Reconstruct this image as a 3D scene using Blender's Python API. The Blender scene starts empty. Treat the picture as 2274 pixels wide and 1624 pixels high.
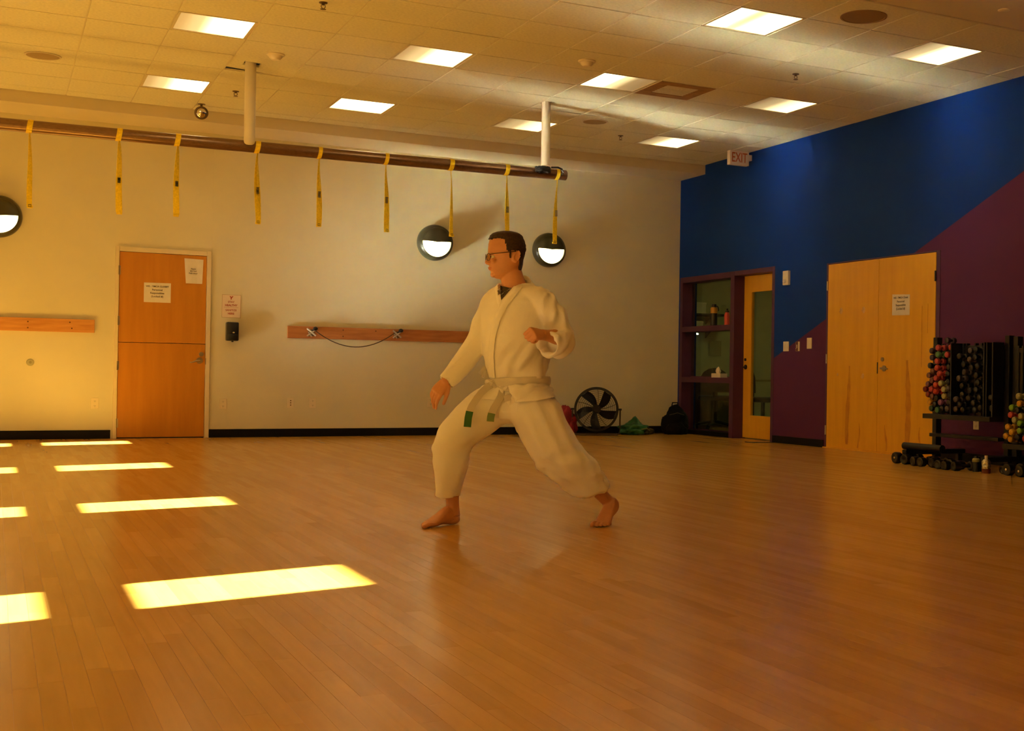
import bpy, bmesh, math, random
from mathutils import Vector, Matrix
from mathutils import noise as mnoise
random.seed(7)
SC = bpy.context.scene
COL = SC.collection
PI = math.pi

# ---------------------------------------------------------------- camera
cam_d = bpy.data.cameras.new('camera'); cam = bpy.data.objects.new('camera', cam_d); COL.objects.link(cam)
F_PX = 2780.83
def cam_axes(yaw=0.508084, pitch=0.0072132, roll=0.0152423):
    cy, sy, cp, sp = math.cos(yaw), math.sin(yaw), math.cos(pitch), math.sin(pitch)
    f = Vector((sy*cp, cy*cp, sp)); r = Vector((cy, -sy, 0)); u = r.cross(f)
    cr, sr = math.cos(roll), math.sin(roll)
    return cr*r + sr*u, -sr*r + cr*u, f
cr_, cu_, cf_ = cam_axes()
CAM_Z = 0.8000
cam.matrix_world = Matrix(((cr_.x, cu_.x, -cf_.x, 0), (cr_.y, cu_.y, -cf_.y, 0), (cr_.z, cu_.z, -cf_.z, CAM_Z), (0, 0, 0, 1)))
cam_d.sensor_fit = 'HORIZONTAL'; cam_d.sensor_width = 36; cam_d.lens = F_PX/2274*36
cam_d.shift_x = -400/2274; cam_d.clip_start = 0.05; cam_d.clip_end = 200
SC.camera = cam

# ---------------------------------------------------------------- world, sun, exposure
w = bpy.data.worlds.new('world'); SC.world = w; w.use_nodes = True
bg = w.node_tree.nodes['Background']; bg.inputs[0].default_value = (1.0, 0.72, 0.42, 1); bg.inputs[1].default_value = 1.6
SUN_DIR = Vector((1, 0.205, -0.53)).normalized()      # direction the light travels
sd = bpy.data.lights.new('sun', 'SUN'); sun = bpy.data.objects.new('sun', sd); COL.objects.link(sun)
sd.energy = 156; sd.color = (1.0, 0.92, 0.84); sd.angle = math.radians(0.6)
sun.rotation_euler = SUN_DIR.to_track_quat('-Z', 'Y').to_euler(); sun.location = (-8, 0, 6)
SC.view_settings.view_transform = 'Standard'; SC.view_settings.look = 'None'
SC.view_settings.exposure = 0.17; SC.view_settings.gamma = 1.0; SC.view_settings.use_curve_mapping = False
cy_ = SC.cycles
cy_.use_denoising = True; cy_.max_bounces = 8; cy_.diffuse_bounces = 5; cy_.glossy_bounces = 4
cy_.transparent_max_bounces = 12; cy_.caustics_reflective = True; cy_.caustics_refractive = False
cy_.sample_clamp_indirect = 0.0; cy_.use_guiding = False; cy_.blur_glossy = 0.0
cy_.use_adaptive_sampling = True; cy_.adaptive_threshold = 0.035; cy_.adaptive_min_samples = 24
TROFFER_RGB = (1.0, 0.77, 0.36); TROFFER_POW = 9.8
SCONCE_RGB = (1.0, 0.84, 0.36); SCONCE_POW = 4.6

# ---------------------------------------------------------------- helpers
def link(o): COL.objects.link(o); return o
def tag(o, label=None, cat=None, group=None, kind=None):
    if label: o['label'] = label
    if cat: o['category'] = cat
    if group: o['group'] = group
    if kind: o['kind'] = kind
    return o
def empty(name, loc=(0, 0, 0), rz=0.0, label=None, cat=None, group=None, kind=None, rot=None):
    o = bpy.data.objects.new(name, None); link(o); o.location = loc
    o.rotation_euler = rot if rot else (0, 0, rz); o.empty_display_size = 0.1
    return tag(o, label, cat, group, kind)
class MB:
    """collects shapes, then links them as one mesh object"""
    def __init__(s): s.bm = bmesh.new()
    def box(s, x0, y0, z0, x1, y1, z1, bev=0.0, mi=0):
        m = Matrix.Translation(((x0+x1)/2, (y0+y1)/2, (z0+z1)/2)) @ Matrix.Diagonal((abs(x1-x0), abs(y1-y0), abs(z1-z0), 1))
        r = bmesh.ops.create_cube(s.bm, size=1, matrix=m)
        fs = {f for v in r['verts'] for f in v.link_faces}
        for f in fs: f.material_index = mi
        if bev > 0:
            es = list({e for v in r['verts'] for e in v.link_edges})
            bmesh.ops.bevel(s.bm, geom=es, offset=bev, segments=2, affect='EDGES', profile=0.5)
        return s
    def rod(s, a, b, r, r2=None, n=12, cap=True):
        a, b = Vector(a), Vector(b); d = b-a
        q = d.to_track_quat('Z', 'Y').to_matrix().to_4x4()
        bmesh.ops.create_cone(s.bm, cap_ends=cap, segments=n, radius1=r, radius2=r if r2 is None else r2, depth=d.length,
                              matrix=Matrix.Translation((a+b)/2) @ q)
        return s
    def ball(s, c, r, sc=(1, 1, 1), n=12):
        bmesh.ops.create_uvsphere(s.bm, u_segments=n*2, v_segments=n, radius=r,
                                  matrix=Matrix.Translation(c) @ Matrix.Diagonal((*sc, 1)))
        return s
    def tube(s, pts, r, n=8, closed=False, flat=None):
        pts = [Vector(p) for p in pts]; rings = []
        N = len(pts)
        for i, p in enumerate(pts):
            a = pts[(i-1) % N] if (i > 0 or closed) else pts[i]; b = pts[(i+1) % N] if (i < N-1 or closed) else pts[i]
            t = (b-a).normalized()
            up = Vector((0, 0, 1)) if abs(t.z) < 0.9 else Vector((0, 1, 0))
            u = t.cross(up).normalized(); v = u.cross(t)
            rr = r[i] if isinstance(r, (list, tuple)) else r
            rings.append([s.bm.verts.new(p + u*math.cos(k*2*PI/n)*rr + v*math.sin(k*2*PI/n)*rr) for k in range(n)])
        for i in range(N-1 if not closed else N):
            A, B = rings[i], rings[(i+1) % N]
            for k in range(n): s.bm.faces.new((A[k], A[(k+1) % n], B[(k+1) % n], B[k]))
        if not closed:
            s.bm.faces.new(rings[0][::-1]); s.bm.faces.new(rings[-1])
        return s
    def loft(s, rings, cap=True):
        R = [[s.bm.verts.new(p) for p in ring] for ring in rings]; n = len(R[0])
        for A, B in zip(R, R[1:]):
            for k in range(n): s.bm.faces.new((A[k], A[(k+1) % n], B[(k+1) % n], B[k]))
        if cap: s.bm.faces.new(R[0][::-1]); s.bm.faces.new(R[-1])
        return s
    def lathe(s, prof, n=32, M=None, a0=0.0, a1=2*PI):
        """prof = [(r, h)], around local z; M places it"""
        M = M or Matrix(); full = abs(a1-a0-2*PI) < 1e-6
        cols = n if full else n+1; R = []
        for r, h in prof:
            R.append([s.bm.verts.new(M @ Vector((r*math.cos(a0+(a1-a0)*k/n), r*math.sin(a0+(a1-a0)*k/n), h))) for k in range(cols)])
        for A, B in zip(R, R[1:]):
            for k in range(n if full else n):
                k2 = (k+1) % cols if full else k+1
                try: s.bm.faces.new((A[k], A[k2], B[k2], B[k]))
                except ValueError: pass
        return s
    def poly(s, pts): s.bm.faces.new([s.bm.verts.new(p) for p in pts]); return s
    def prism(s, pts, vec):
        """closed outline extruded by vec"""
        A = [s.bm.verts.new(p) for p in pts]; B = [s.bm.verts.new(Vector(p)+Vector(vec)) for p in pts]; n = len(A)
        s.bm.faces.new(A[::-1]); s.bm.faces.new(B)
        for k in range(n): s.bm.faces.new((A[k], A[(k+1) % n], B[(k+1) % n], B[k]))
        return s
    def build(s, name, mat, parent=None, smooth=False, loc=None, rot=None):
        bmesh.ops.remove_doubles(s.bm, verts=s.bm.verts, dist=1e-6)
        bmesh.ops.recalc_face_normals(s.bm, faces=s.bm.faces)
        me = bpy.data.meshes.new(name); s.bm.to_mesh(me); s.bm.free()
        for m in (mat if isinstance(mat, (list, tuple)) else [mat]): me.materials.append(m)
        if smooth:
            me.polygons.foreach_set('use_smooth', [True]*len(me.polygons))
            me.set_sharp_from_angle(angle=math.radians(40 if smooth is True else smooth))
        o = bpy.data.objects.new(name, me); link(o)
        if parent: o.parent = parent
        if loc: o.location = loc
        if rot: o.rotation_euler = rot
        return o
def put(name, verts, faces, mat, parent=None, smooth=False):
    me = bpy.data.meshes.new(name); me.from_pydata(verts, [], faces); me.update()
    for m in (mat if isinstance(mat, (list, tuple)) else [mat]): me.materials.append(m)
    if smooth: me.polygons.foreach_set('use_smooth', [True]*len(me.polygons))
    o = bpy.data.objects.new(name, me); link(o)
    if parent: o.parent = parent
    return o
def copy_tree(o, parent=None):
    c = o.copy(); link(c); c.parent = parent
    for ch in list(o.children): copy_tree(ch, c)
    return c
def text_obj(name, body, size, mat, parent, M, align='CENTER', depth=0.0, bold=0.0):
    cu = bpy.data.curves.new('lettering', 'FONT'); cu.body = body; cu.size = size; cu.align_x = align; cu.align_y = 'CENTER'
    cu.extrude = depth; cu.space_line = 1.0; cu.offset = bold; cu.resolution_u = 3
    t = bpy.data.objects.new('lettering', cu); link(t)
    dg = bpy.context.evaluated_depsgraph_get(); me = bpy.data.meshes.new_from_object(t.evaluated_get(dg))
    bpy.data.objects.remove(t)
    me.transform(M); me.materials.clear(); me.materials.append(mat)
    o = bpy.data.objects.new(name, me); link(o); o.parent = parent
    return o

# ---------------------------------------------------------------- materials
def mat(name, col, rough=0.6, metal=0.0, var=0.06, scale=6.0, bump=0.0, bscale=200.0, spec=0.5, coat=0.0, stretch=None, col2=None, sheen=0.0, contrast=None):
    m = bpy.data.materials.new(name); m.use_nodes = True; nt = m.node_tree; N = nt.nodes; L = nt.links
    p = N['Principled BSDF']; p.inputs['Roughness'].default_value = rough; p.inputs['Metallic'].default_value = metal
    p.inputs['Specular IOR Level'].default_value = spec; p.inputs['Coat Weight'].default_value = coat
    if sheen: p.inputs['Sheen Weight'].default_value = sheen
    tc = N.new('ShaderNodeTexCoord'); mp = N.new('ShaderNodeMapping'); L.new(tc.outputs['Object'], mp.inputs['Vector'])
    if stretch: mp.inputs['Scale'].default_value = stretch
    nz = N.new('ShaderNodeTexNoise'); nz.inputs['Scale'].default_value = scale; nz.inputs['Detail'].default_value = 5
    L.new(mp.outputs[0], nz.inputs['Vector'])
    rp = N.new('ShaderNodeValToRGB'); L.new(nz.outputs[0], rp.inputs[0])
    c = Vector(col); c2 = Vector(col2) if col2 else c*(1-var*2.2)
    lo, hi = contrast or (0.3, 0.7)
    rp.color_ramp.elements[0].position = lo; rp.color_ramp.elements[1].position = hi
    rp.color_ramp.elements[0].color = (*c2, 1); rp.color_ramp.elements[1].color = (*(c*(1+(0 if col2 else var))), 1)
    L.new(rp.outputs[0], p.inputs['Base Color'])
    if bump:
        n2 = N.new('ShaderNodeTexNoise'); n2.inputs['Scale'].default_value = bscale; n2.inputs['Detail'].default_value = 3
        L.new(mp.outputs[0], n2.inputs['Vector'])
        b = N.new('ShaderNodeBump'); b.inputs['Strength'].default_value = bump; b.inputs['Distance'].default_value = 0.004
        L.new(n2.outputs[0], b.inputs['Height']); L.new(b.outputs[0], p.inputs['Normal'])
    return m
def emit_mat(name, rgb, power):
    m = bpy.data.materials.new(name); m.use_nodes = True; p = m.node_tree.nodes['Principled BSDF']
    p.inputs['Base Color'].default_value = (0.8, 0.8, 0.8, 1); p.inputs['Emission Color'].default_value = (*rgb, 1)
    p.inputs['Emission Strength'].default_value = power
    return m
def glass_mat(name, tint=(0.9, 0.95, 0.9), gloss=0.08, rough=0.02):
    m = bpy.data.materials.new(name); m.use_nodes = True; nt = m.node_tree; N = nt.nodes; L = nt.links
    N.remove(N['Principled BSDF']); out = N['Material Output']
    t = N.new('ShaderNodeBsdfTransparent'); t.inputs[0].default_value = (*tint, 1)
    g = N.new('ShaderNodeBsdfGlossy'); g.inputs['Roughness'].default_value = rough
    lw = N.new('ShaderNodeLayerWeight'); pw = N.new('ShaderNodeMath'); pw.operation = 'POWER'; pw.inputs[1].default_value = 4; L.new(lw.outputs['Facing'], pw.inputs[0])
    fr = N.new('ShaderNodeMath'); fr.operation = 'MULTIPLY_ADD'; fr.inputs[1].default_value = 0.6; fr.inputs[2].default_value = gloss*0.5; L.new(pw.outputs[0], fr.inputs[0])
    mx = N.new('ShaderNodeMixShader'); L.new(fr.outputs[0], mx.inputs[0]); L.new(t.outputs[0], mx.inputs[1]); L.new(g.outputs[0], mx.inputs[2])
    L.new(mx.outputs[0], out.inputs[0])
    return m
CREAM = mat('cream wall paint', (0.72, 0.655, 0.45), 0.55, var=0.02, scale=1.5, bump=0.12, bscale=120)
SOFFITM = mat('soffit paint', (0.70, 0.60, 0.42), 0.6, var=0.02, scale=1.5)
TILE = mat('mineral fibre tile', (0.74, 0.69, 0.50), 0.95, var=0.05, scale=45, bump=0.25, bscale=350, spec=0.2)
GRID = mat('white painted grid', (0.66, 0.58, 0.42), 0.5, var=0.03)
VOID = mat('dark void', (0.02, 0.015, 0.01), 0.9)  # near-black colour paints the shade above tile gaps and in the vent
RUBBERBASE = mat('black rubber base', (0.006, 0.005, 0.005), 0.6, var=0.1, spec=0.2)
PURPLE = mat('purple frame paint', (0.085, 0.020, 0.085), 0.45, var=0.06)
OAKDOOR = mat('orange birch door veneer', (0.60, 0.245, 0.018), 0.38, var=0.1, scale=2.2, stretch=(6, 6, 0.6), col2=(0.52, 0.20, 0.012))
OAKDOOR2 = mat('golden birch door veneer', (0.80, 0.42, 0.020), 0.38, var=0.1, scale=2.2, stretch=(6, 6, 0.6), col2=(0.73, 0.36, 0.015))
BOARDWOOD = mat('varnished board wood', (0.50, 0.19, 0.045), 0.5, var=0.12, scale=4, stretch=(1, 8, 8), col2=(0.38, 0.125, 0.026))
BOARDWOOD2 = mat('paler varnished board wood', (0.66, 0.31, 0.08), 0.5, var=0.12, scale=4, stretch=(1, 8, 8), col2=(0.52, 0.21, 0.05))
WHITEPL = mat('ivory plastic', (0.78, 0.68, 0.48), 0.4, var=0.02)
PAPER = mat('white paper', (0.80, 0.73, 0.60), 0.8, var=0.03, scale=12)
INK = mat('dark print', (0.10, 0.06, 0.03), 0.8)
REDINK = mat('red print', (0.42, 0.07, 0.03), 0.8)
BLACKPL = mat('black plastic', (0.010, 0.009, 0.009), 0.3, var=0.1)
BLACKMT = mat('black powder coated steel', (0.008, 0.007, 0.008), 0.45, var=0.1)
STEEL = mat('brushed steel', (0.55, 0.50, 0.42), 0.3, metal=1.0, var=0.05)
BRONZE = mat('satin nickel', (0.45, 0.38, 0.26), 0.35, metal=1.0)
PIPE = mat('galvanised brown pipe', (0.27, 0.17, 0.11), 0.32, metal=0.9, var=0.12, scale=30, stretch=(1, 12, 12))
WHITEPOST = mat('white painted post', (0.74, 0.66, 0.50), 0.5, var=0.02)
YELLOW = mat('yellow webbing', (0.92, 0.66, 0.012), 0.7, var=0.08, scale=60)
GLASS = glass_mat('clear glass')
LIT = emit_mat('lit diffuser', SCONCE_RGB, SCONCE_POW)

def wall_paint():
    m = bpy.data.materials.new('blue and purple wall paint'); m.use_nodes = True; nt = m.node_tree; N = nt.nodes; L = nt.links
    p = N['Principled BSDF']; p.inputs['Roughness'].default_value = 0.6; p.inputs['Specular IOR Level'].default_value = 0.15
    tc = N.new('ShaderNodeTexCoord'); sp = N.new('ShaderNodeSeparateXYZ'); L.new(tc.outputs['Object'], sp.inputs[0])
    a = N.new('ShaderNodeMath'); a.operation = 'MULTIPLY_ADD'; a.inputs[1].default_value = 0.408; a.inputs[2].default_value = -(2.71+0.408*8.52)
    L.new(sp.outputs['Y'], a.inputs[0])
    b = N.new('ShaderNodeMath'); b.operation = 'ADD'; L.new(a.outputs[0], b.inputs[0]); L.new(sp.outputs['Z'], b.inputs[1])
    g = N.new('ShaderNodeMath'); g.operation = 'GREATER_THAN'; g.inputs[1].default_value = 0; L.new(b.outputs[0], g.inputs[0])
    mx = N.new('ShaderNodeMix'); mx.data_type = 'RGBA'; L.new(g.outputs[0], mx.inputs[0])
    mx.inputs[6].default_value = (0.105, 0.025, 0.095, 1); mx.inputs[7].default_value = (0.004, 0.040, 0.26, 1)
    L.new(mx.outputs[2], p.inputs['Base Color'])
    n2 = N.new('ShaderNodeTexNoise'); n2.inputs['Scale'].default_value = 120; L.new(tc.outputs['Object'], n2.inputs['Vector'])
    bu = N.new('ShaderNodeBump'); bu.inputs['Strength'].default_value = 0.12; bu.inputs['Distance'].default_value = 0.004
    L.new(n2.outputs[0], bu.inputs['Height']); L.new(bu.outputs[0], p.inputs['Normal'])
    return m
WALLPAINT = wall_paint()

def floor_mat():
    m = bpy.data.materials.new('varnished maple strip'); m.use_nodes = True; nt = m.node_tree; N = nt.nodes; L = nt.links
    p = N['Principled BSDF']
    at = N.new('ShaderNodeAttribute'); at.attribute_name = 'tone'
    tc = N.new('ShaderNodeTexCoord'); mp = N.new('ShaderNodeMapping'); mp.inputs['Scale'].default_value = (30, 1.6, 1); L.new(tc.outputs['Object'], mp.inputs[0])
    cb = N.new('ShaderNodeCombineXYZ'); ml = N.new('ShaderNodeMath'); ml.operation = 'MULTIPLY'; ml.inputs[1].default_value = 40
    L.new(at.outputs['Fac'], ml.inputs[0]); L.new(ml.outputs[0], cb.inputs['Z'])
    ad = N.new('ShaderNodeVectorMath'); ad.operation = 'ADD'; L.new(mp.outputs[0], ad.inputs[0]); L.new(cb.outputs[0], ad.inputs[1])
    nz = N.new('ShaderNodeTexNoise'); nz.inputs['Scale'].default_value = 1.0; nz.inputs['Detail'].default_value = 6; nz.inputs['Distortion'].default_value = 0.4
    L.new(ad.outputs[0], nz.inputs['Vector'])
    r1 = N.new('ShaderNodeValToRGB'); L.new(at.outputs['Fac'], r1.inputs[0])
    r1.color_ramp.elements[0].color = (0.55, 0.285, 0.044, 1); r1.color_ramp.elements[1].color = (0.63, 0.345, 0.062, 1)
    r2 = N.new('ShaderNodeValToRGB'); L.new(nz.outputs[0], r2.inputs[0])
    r2.color_ramp.elements[0].position = 0.3; r2.color_ramp.elements[1].position = 0.7
    r2.color_ramp.elements[0].color = (0.90, 0.87, 0.82, 1); r2.color_ramp.elements[1].color = (1, 1, 1, 1)
    mx = N.new('ShaderNodeMix'); mx.data_type = 'RGBA'; mx.blend_type = 'MULTIPLY'; mx.inputs[0].default_value = 1
    L.new(r1.outputs[0], mx.inputs[6]); L.new(r2.outputs[0], mx.inputs[7]); L.new(mx.outputs[2], p.inputs['Base Color'])
    p.inputs['Roughness'].default_value = 0.235; p.inputs['Specular IOR Level'].default_value = 0.37
    return m
MAPLE = floor_mat()
SEAM = mat('floor joint', (0.34, 0.16, 0.025), 0.4)

# ================================================================ structure
XL, XR, YN, YB, H = -2.7, 8.185, -3.0, 15.095, 3.585
def structure(o, label=None): o['kind'] = 'structure'; 
def st(mb, name, m, smooth=False):
    o = mb.build(name, m, None, smooth); o['kind'] = 'structure'; return o

# ---- floor: base slab, 300 nearest strips one by one, the rest joined
floor = st(MB().box(XL-0.3, YN-0.2, -0.12, 12.6, 17.4, -0.0006), 'floor', SEAM)
def view(x, y):
    d = Vector((x, y, -CAM_Z)); z = d.dot(cf_)
    return (1537+F_PX*d.dot(cr_)/z, 812-F_PX*d.dot(cu_)/z, z) if z > 0.2 else (0, 0, -1)
planks = []
SW = 0.0573
ncol = int((XR-XL)/SW)+1
for i in range(ncol):
    x0 = XL + i*SW; x1 = min(x0+SW, XR); y = YN - random.random()
    while y < YB:
        ln = random.choice((0.45, 0.6, 0.75, 0.9, 1.05, 1.3, 1.6)) * random.uniform(0.9, 1.1)
        y1 = min(y+ln, YB)
        planks.append((x0, max(y, YN), x1, y1, random.random())); y = y1
def vis_key(p):
    cx, cy = (p[0]+p[2])/2, (p[1]+p[3])/2; X, Y, z = view(cx, cy)
    return z if (z > 0 and -60 < X < 2340 and Y < 1740) else 1e3+abs(cx)+abs(cy)
planks.sort(key=vis_key)
G = 0.0003
def tone(me, vals):
    a = me.attributes.new('tone', 'FLOAT', 'FACE'); a.data.foreach_set('value', vals)
BOXF = [(4, 5, 6, 7), (0, 1, 5, 4), (1, 2, 6, 5), (2, 3, 7, 6), (3, 0, 4, 7)]
def plank_verts(p, off=(0, 0)):
    x0, y0, x1, y1, t = p; ox, oy = off; z0, z1 = -0.0006, 0.0
    return [(x0+G-ox, y0+G-oy, z0), (x1-G-ox, y0+G-oy, z0), (x1-G-ox, y1-G-oy, z0), (x0+G-ox, y1-G-oy, z0),
            (x0+G-ox, y0+G-oy, z1), (x1-G-ox, y0+G-oy, z1), (x1-G-ox, y1-G-oy, z1), (x0+G-ox, y1-G-oy, z1)]
for p in planks[:300]:
    o = put('floor_strip', plank_verts(p), BOXF, MAPLE, floor); tone(o.data, [p[4]]*5)
vs, fs, ts = [], [], []
for p in planks[300:]:
    k = len(vs)
    if vis_key(p) > 8.0:      # joints far away are below a pixel: flush tops only
        vs += [(p[0], p[1], 0), (p[2], p[1], 0), (p[2], p[3], 0), (p[0], p[3], 0)]; fs.append((k, k+1, k+2, k+3)); ts.append(p[4])
    else: vs += plank_verts(p); fs += [tuple(a+k for a in f) for f in BOXF]; ts += [p[4]]*5
o = put('floor_strips', vs, fs, MAPLE, floor); tone(o.data, ts); o['kind'] = 'stuff'

# ---- back wall (cream) with the dutch door opening
DX0, DX1, DZ = 1.150, 2.112, 2.085
mb = MB()
mb.box(XL-0.2, YB, 0, DX0, YB+0.2, H+0.3)
mb.box(DX1, YB, 0, 2.134, YB+0.2, DZ)
mb.box(DX0, YB, DZ, 2.134, YB+0.2, H+0.3)
mb.box(2.1358, YB, 0, 8.45, YB+0.2, H+0.3)
mb.box(2.1339, YB+0.0025, 0, 2.1360, YB+0.2, H+0.3)
mb.box(DX0-0.1, YB+0.15, 0, DX1+0.1, YB+0.25, DZ+0.1)  # unseen backing box added behind the door to stop light leaking in
wall_back = st(mb, 'wall_back', CREAM)
# soffit along the back wall
st(MB().box(XL, 14.42, H-0.128, XR, YB, H+0.2), 'ceiling_soffit_back', SOFFITM)
# ---- left wall with tall windows and transoms (outside the picture, they let the sun in)
WIN = [(-2.3, -1.77), (0.76, 1.29), (3.84, 4.37), (6.87, 7.39), (9.88, 10.46), (13.26, 13.80)]
Z0, Z1, Z2, Z3 = 0.37, 1.53, 1.67, 2.105
mb = MB(); y = YN
for a, b in WIN:
    mb.box(XL-0.05, y, 0, XL, a, H+0.3); mb.box(XL-0.05, a, 0, XL, b, Z0); mb.box(XL-0.05, a, Z3, XL, b, H+0.3); y = b
mb.box(XL-0.05, y, 0, XL, YB, H+0.3)
st(mb, 'wall_left', CREAM)
for i, (a, b) in enumerate(WIN):
    mb = MB()
    mb.box(XL-0.05, a, Z1, XL, b, Z2)
    e = st(mb, 'window_%d' % (i+1), WHITEPOST)
    MB().box(XL-0.035, a, Z0, XL-0.029, b, Z1).build('pane', GLASS, e)
    MB().box(XL-0.035, a, Z2, XL-0.029, b, Z3).build('pane', GLASS, e)
# ---- near wall (behind the camera)
st(MB().box(XL-0.1, YN-0.2, 0, XR+0.2, YN, H+0.3), 'wall_near', CREAM)
# ---- right wall, blue over purple, with openings
SY0, SY1, SZ = 12.68, 15.06, 2.12          # storefront opening
CY0, CY1, CZ = 9.66, 11.60, 2.075          # closet double door opening
mb = MB(); T = 0.26
mb.box(XR, YN, 0, XR+T, CY0, H+0.3); mb.box(XR, CY0, CZ, XR+T, CY1, H+0.3)
mb.box(XR, CY1, 0, XR+T, SY0, H+0.3); mb.box(XR, SY0, SZ, XR+T, YB+0.0, H+0.3)
mb.box(XR, SY1, 0, XR+T, YB, SZ)
mb.box(XR+0.1, CY0-0.05, 0, XR+T+0.02, CY1+0.05, CZ+0.05)  # unseen backing box added behind the closet leaves, keeps outside light out
wall_right = st(mb, 'wall_right', WALLPAINT)
# ---- baseboards
BZ = 0.095
st(MB().box(XL, YB-0.012, 0, 1.118, YB, BZ, 0.003), 'baseboard_back_west', RUBBERBASE)
st(MB().box(2.135, YB-0.012, 0, XR, YB, BZ, 0.003), 'baseboard_back_east', RUBBERBASE)
st(MB().box(XR-0.012, CY1+0.02, 0, XR, SY0, 0.085, 0.003), 'baseboard_right', RUBBERBASE)
st(MB().box(XR-0.012, YN, 0, XR, CY0-0.04, 0.085, 0.003), 'baseboard_right_near', RUBBERBASE)

# ---- ceiling: void, tiles, grid, troffers
GX0, GY0, TS = 3.0322, 8.6733, 0.6096
ceiling = st(MB().box(XL-0.2, YN-0.2, H+0.28, XR+0.2, YB+0.2, H+0.36), 'ceiling', VOID)
YG = GY0-2*TS     # grid starts here, gypsum nearer the camera
XG = GX0-5*TS
st(MB().box(XL, YN, H, XR, YG, H+0.02).box(XL, YG, H, XG, 14.42, H+0.02), 'ceiling_gypsum', SOFFITM)
lights = {(c, r) for c in (-3, 0, 3, 6) for r in (-1, 3, 7)}
def tile_mesh(wx, wy, name='ceiling_tile'):
    g = 0.006
    return MB().box(g, g, 0, wx-g, wy-g, 0.018, 0.0)
tmesh = {}
P1, P2 = (2.018, 12.085), (4.925, 12.02)
for c in range(-5, 9):
    for r in range(-2, 10):
        if (c, r) in lights: continue
        x0, y0 = GX0+c*TS, GY0+r*TS; wx = min(TS, XR-x0-0.004); wy = min(TS, 14.42-y0)
        if wx < 0.05 or wy < 0.05: continue
        key = (round(wx, 3), round(wy, 3))
        hole = next((p for p in (P1, P2) if x0 < p[0] < x0+wx and y0 < p[1] < y0+wy), None)
        if hole:
            hx0, hx1, hy0, hy1 = hole[0]-x0-0.075, hole[0]-x0+0.07, hole[1]-y0-0.07, hole[1]-y0+0.07
            g = 0.006
            mb = MB().box(g, g, 0, wx-g, max(hy0, g+0.01), 0.018).box(g, min(hy1, wy-g-0.01), 0, wx-g, wy-g, 0.018)
            mb.box(g, max(hy0, g+0.01), 0, max(hx0, g+0.01), min(hy1, wy-g-0.01), 0.018).box(min(hx1, wx-g-0.01), max(hy0, g+0.01), 0, wx-g, min(hy1, wy-g-0.01), 0.018)
            o = mb.build('ceiling_tile', TILE, ceiling, loc=(x0, y0, H-0.004))
            if hole is P1:
                o.rotation_euler = (math.radians(-1.5), math.radians(3.2), 0); o.location.z += 0.045; o.location.x += 0.014
                o['label'] = 'ceiling tile pushed crooked beside a hanging post'
            continue
        if key not in tmesh:
            o = tile_mesh(wx, wy).build('ceiling_tile', TILE, ceiling); tmesh[key] = o.data
        else:
            o = bpy.data.objects.new('ceiling_tile', tmesh[key]); link(o); o.parent = ceiling
        o.location = (x0, y0, H-0.006+random.uniform(-0.0012, 0.0012))
for c in range(-5, 10):
    x = GX0+c*TS
    if x < XR: MB().box(x-0.012, YG, H+0.001, x+0.012, 14.42, H+0.004).build('grid_bar', GRID, ceiling)
for r in range(-2, 11):
    y = GY0+r*TS
    if y < 14.42: MB().box(XG, y-0.012, H+0.001, XR, y+0.012, H+0.0035).build('grid_bar', GRID, ceiling)
MB().box(XG-0.02, YG-0.01, H-0.009, XR, YG+0.008, H+0.002).box(XG-0.02, YG, H-0.009, XG+0.006, 14.42, H+0.002).build('edge_trim', GRID, ceiling)

def diffuser_mat(name, lo, hi, mid=None):
    """emission grows along the panel towards the tube that still burns"""
    m = bpy.data.materials.new(name); m.use_nodes = True; nt = m.node_tree; N = nt.nodes; L = nt.links; p = N['Principled BSDF']
    tc = N.new('ShaderNodeTexCoord'); sp = N.new('ShaderNodeSeparateXYZ'); L.new(tc.outputs['Object'], sp.inputs[0])
    mr = N.new('ShaderNodeMapRange'); mr.inputs[1].default_value = 0; mr.inputs[2].default_value = TS; L.new(sp.outputs['X'], mr.inputs[0])
    rp = N.new('ShaderNodeValToRGB'); L.new(mr.outputs[0], rp.inputs[0])
    e = rp.color_ramp.elements; e[0].color = (lo, lo, lo, 1); e[0].position = 0.08; e[1].color = (hi, hi, hi, 1); e[1].position = 0.92
    rp.color_ramp.interpolation = 'EASE'
    for pos, v in (mid or []):
        q = e.new(pos); q.color = (v, v, v, 1)
    mu = N.new('ShaderNodeMath'); mu.operation = 'MULTIPLY'; mu.inputs[1].default_value = TROFFER_POW; L.new(rp.outputs[0], mu.inputs[0])
    p.inputs['Base Color'].default_value = (0.75, 0.72, 0.6, 1); p.inputs['Emission Color'].default_value = (*TROFFER_RGB, 1)
    L.new(mu.outputs[0], p.inputs['Emission Strength'])
    return m
D_R = diffuser_mat('diffuser lit at one side', 0.02, 1.0, [(0.32, 0.06), (0.58, 0.38)])
D_L = diffuser_mat('diffuser lit at the other side', 1.0, 0.012, [(0.28, 0.8), (0.48, 0.12), (0.7, 0.02)])
D_F = diffuser_mat('diffuser fully lit', 0.25, 1.0, [(0.45, 0.6)])
D_2 = diffuser_mat('diffuser with two tubes', 0.8, 0.9, [(0.40, 0.10), (0.6, 0.4)])
D_W = diffuser_mat('weakly lit diffuser', 0.015, 0.6, [(0.35, 0.04), (0.7, 0.22)])
variant = {(-3, -1): D_R, (0, -1): D_R, (3, -1): D_2, (6, -1): D_R, (-3, 3): D_R, (0, 3): D_R, (3, 3): D_L, (6, 3): D_W,
           (-3, 7): D_R, (0, 7): D_F, (3, 7): D_W, (6, 7): D_R}
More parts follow.
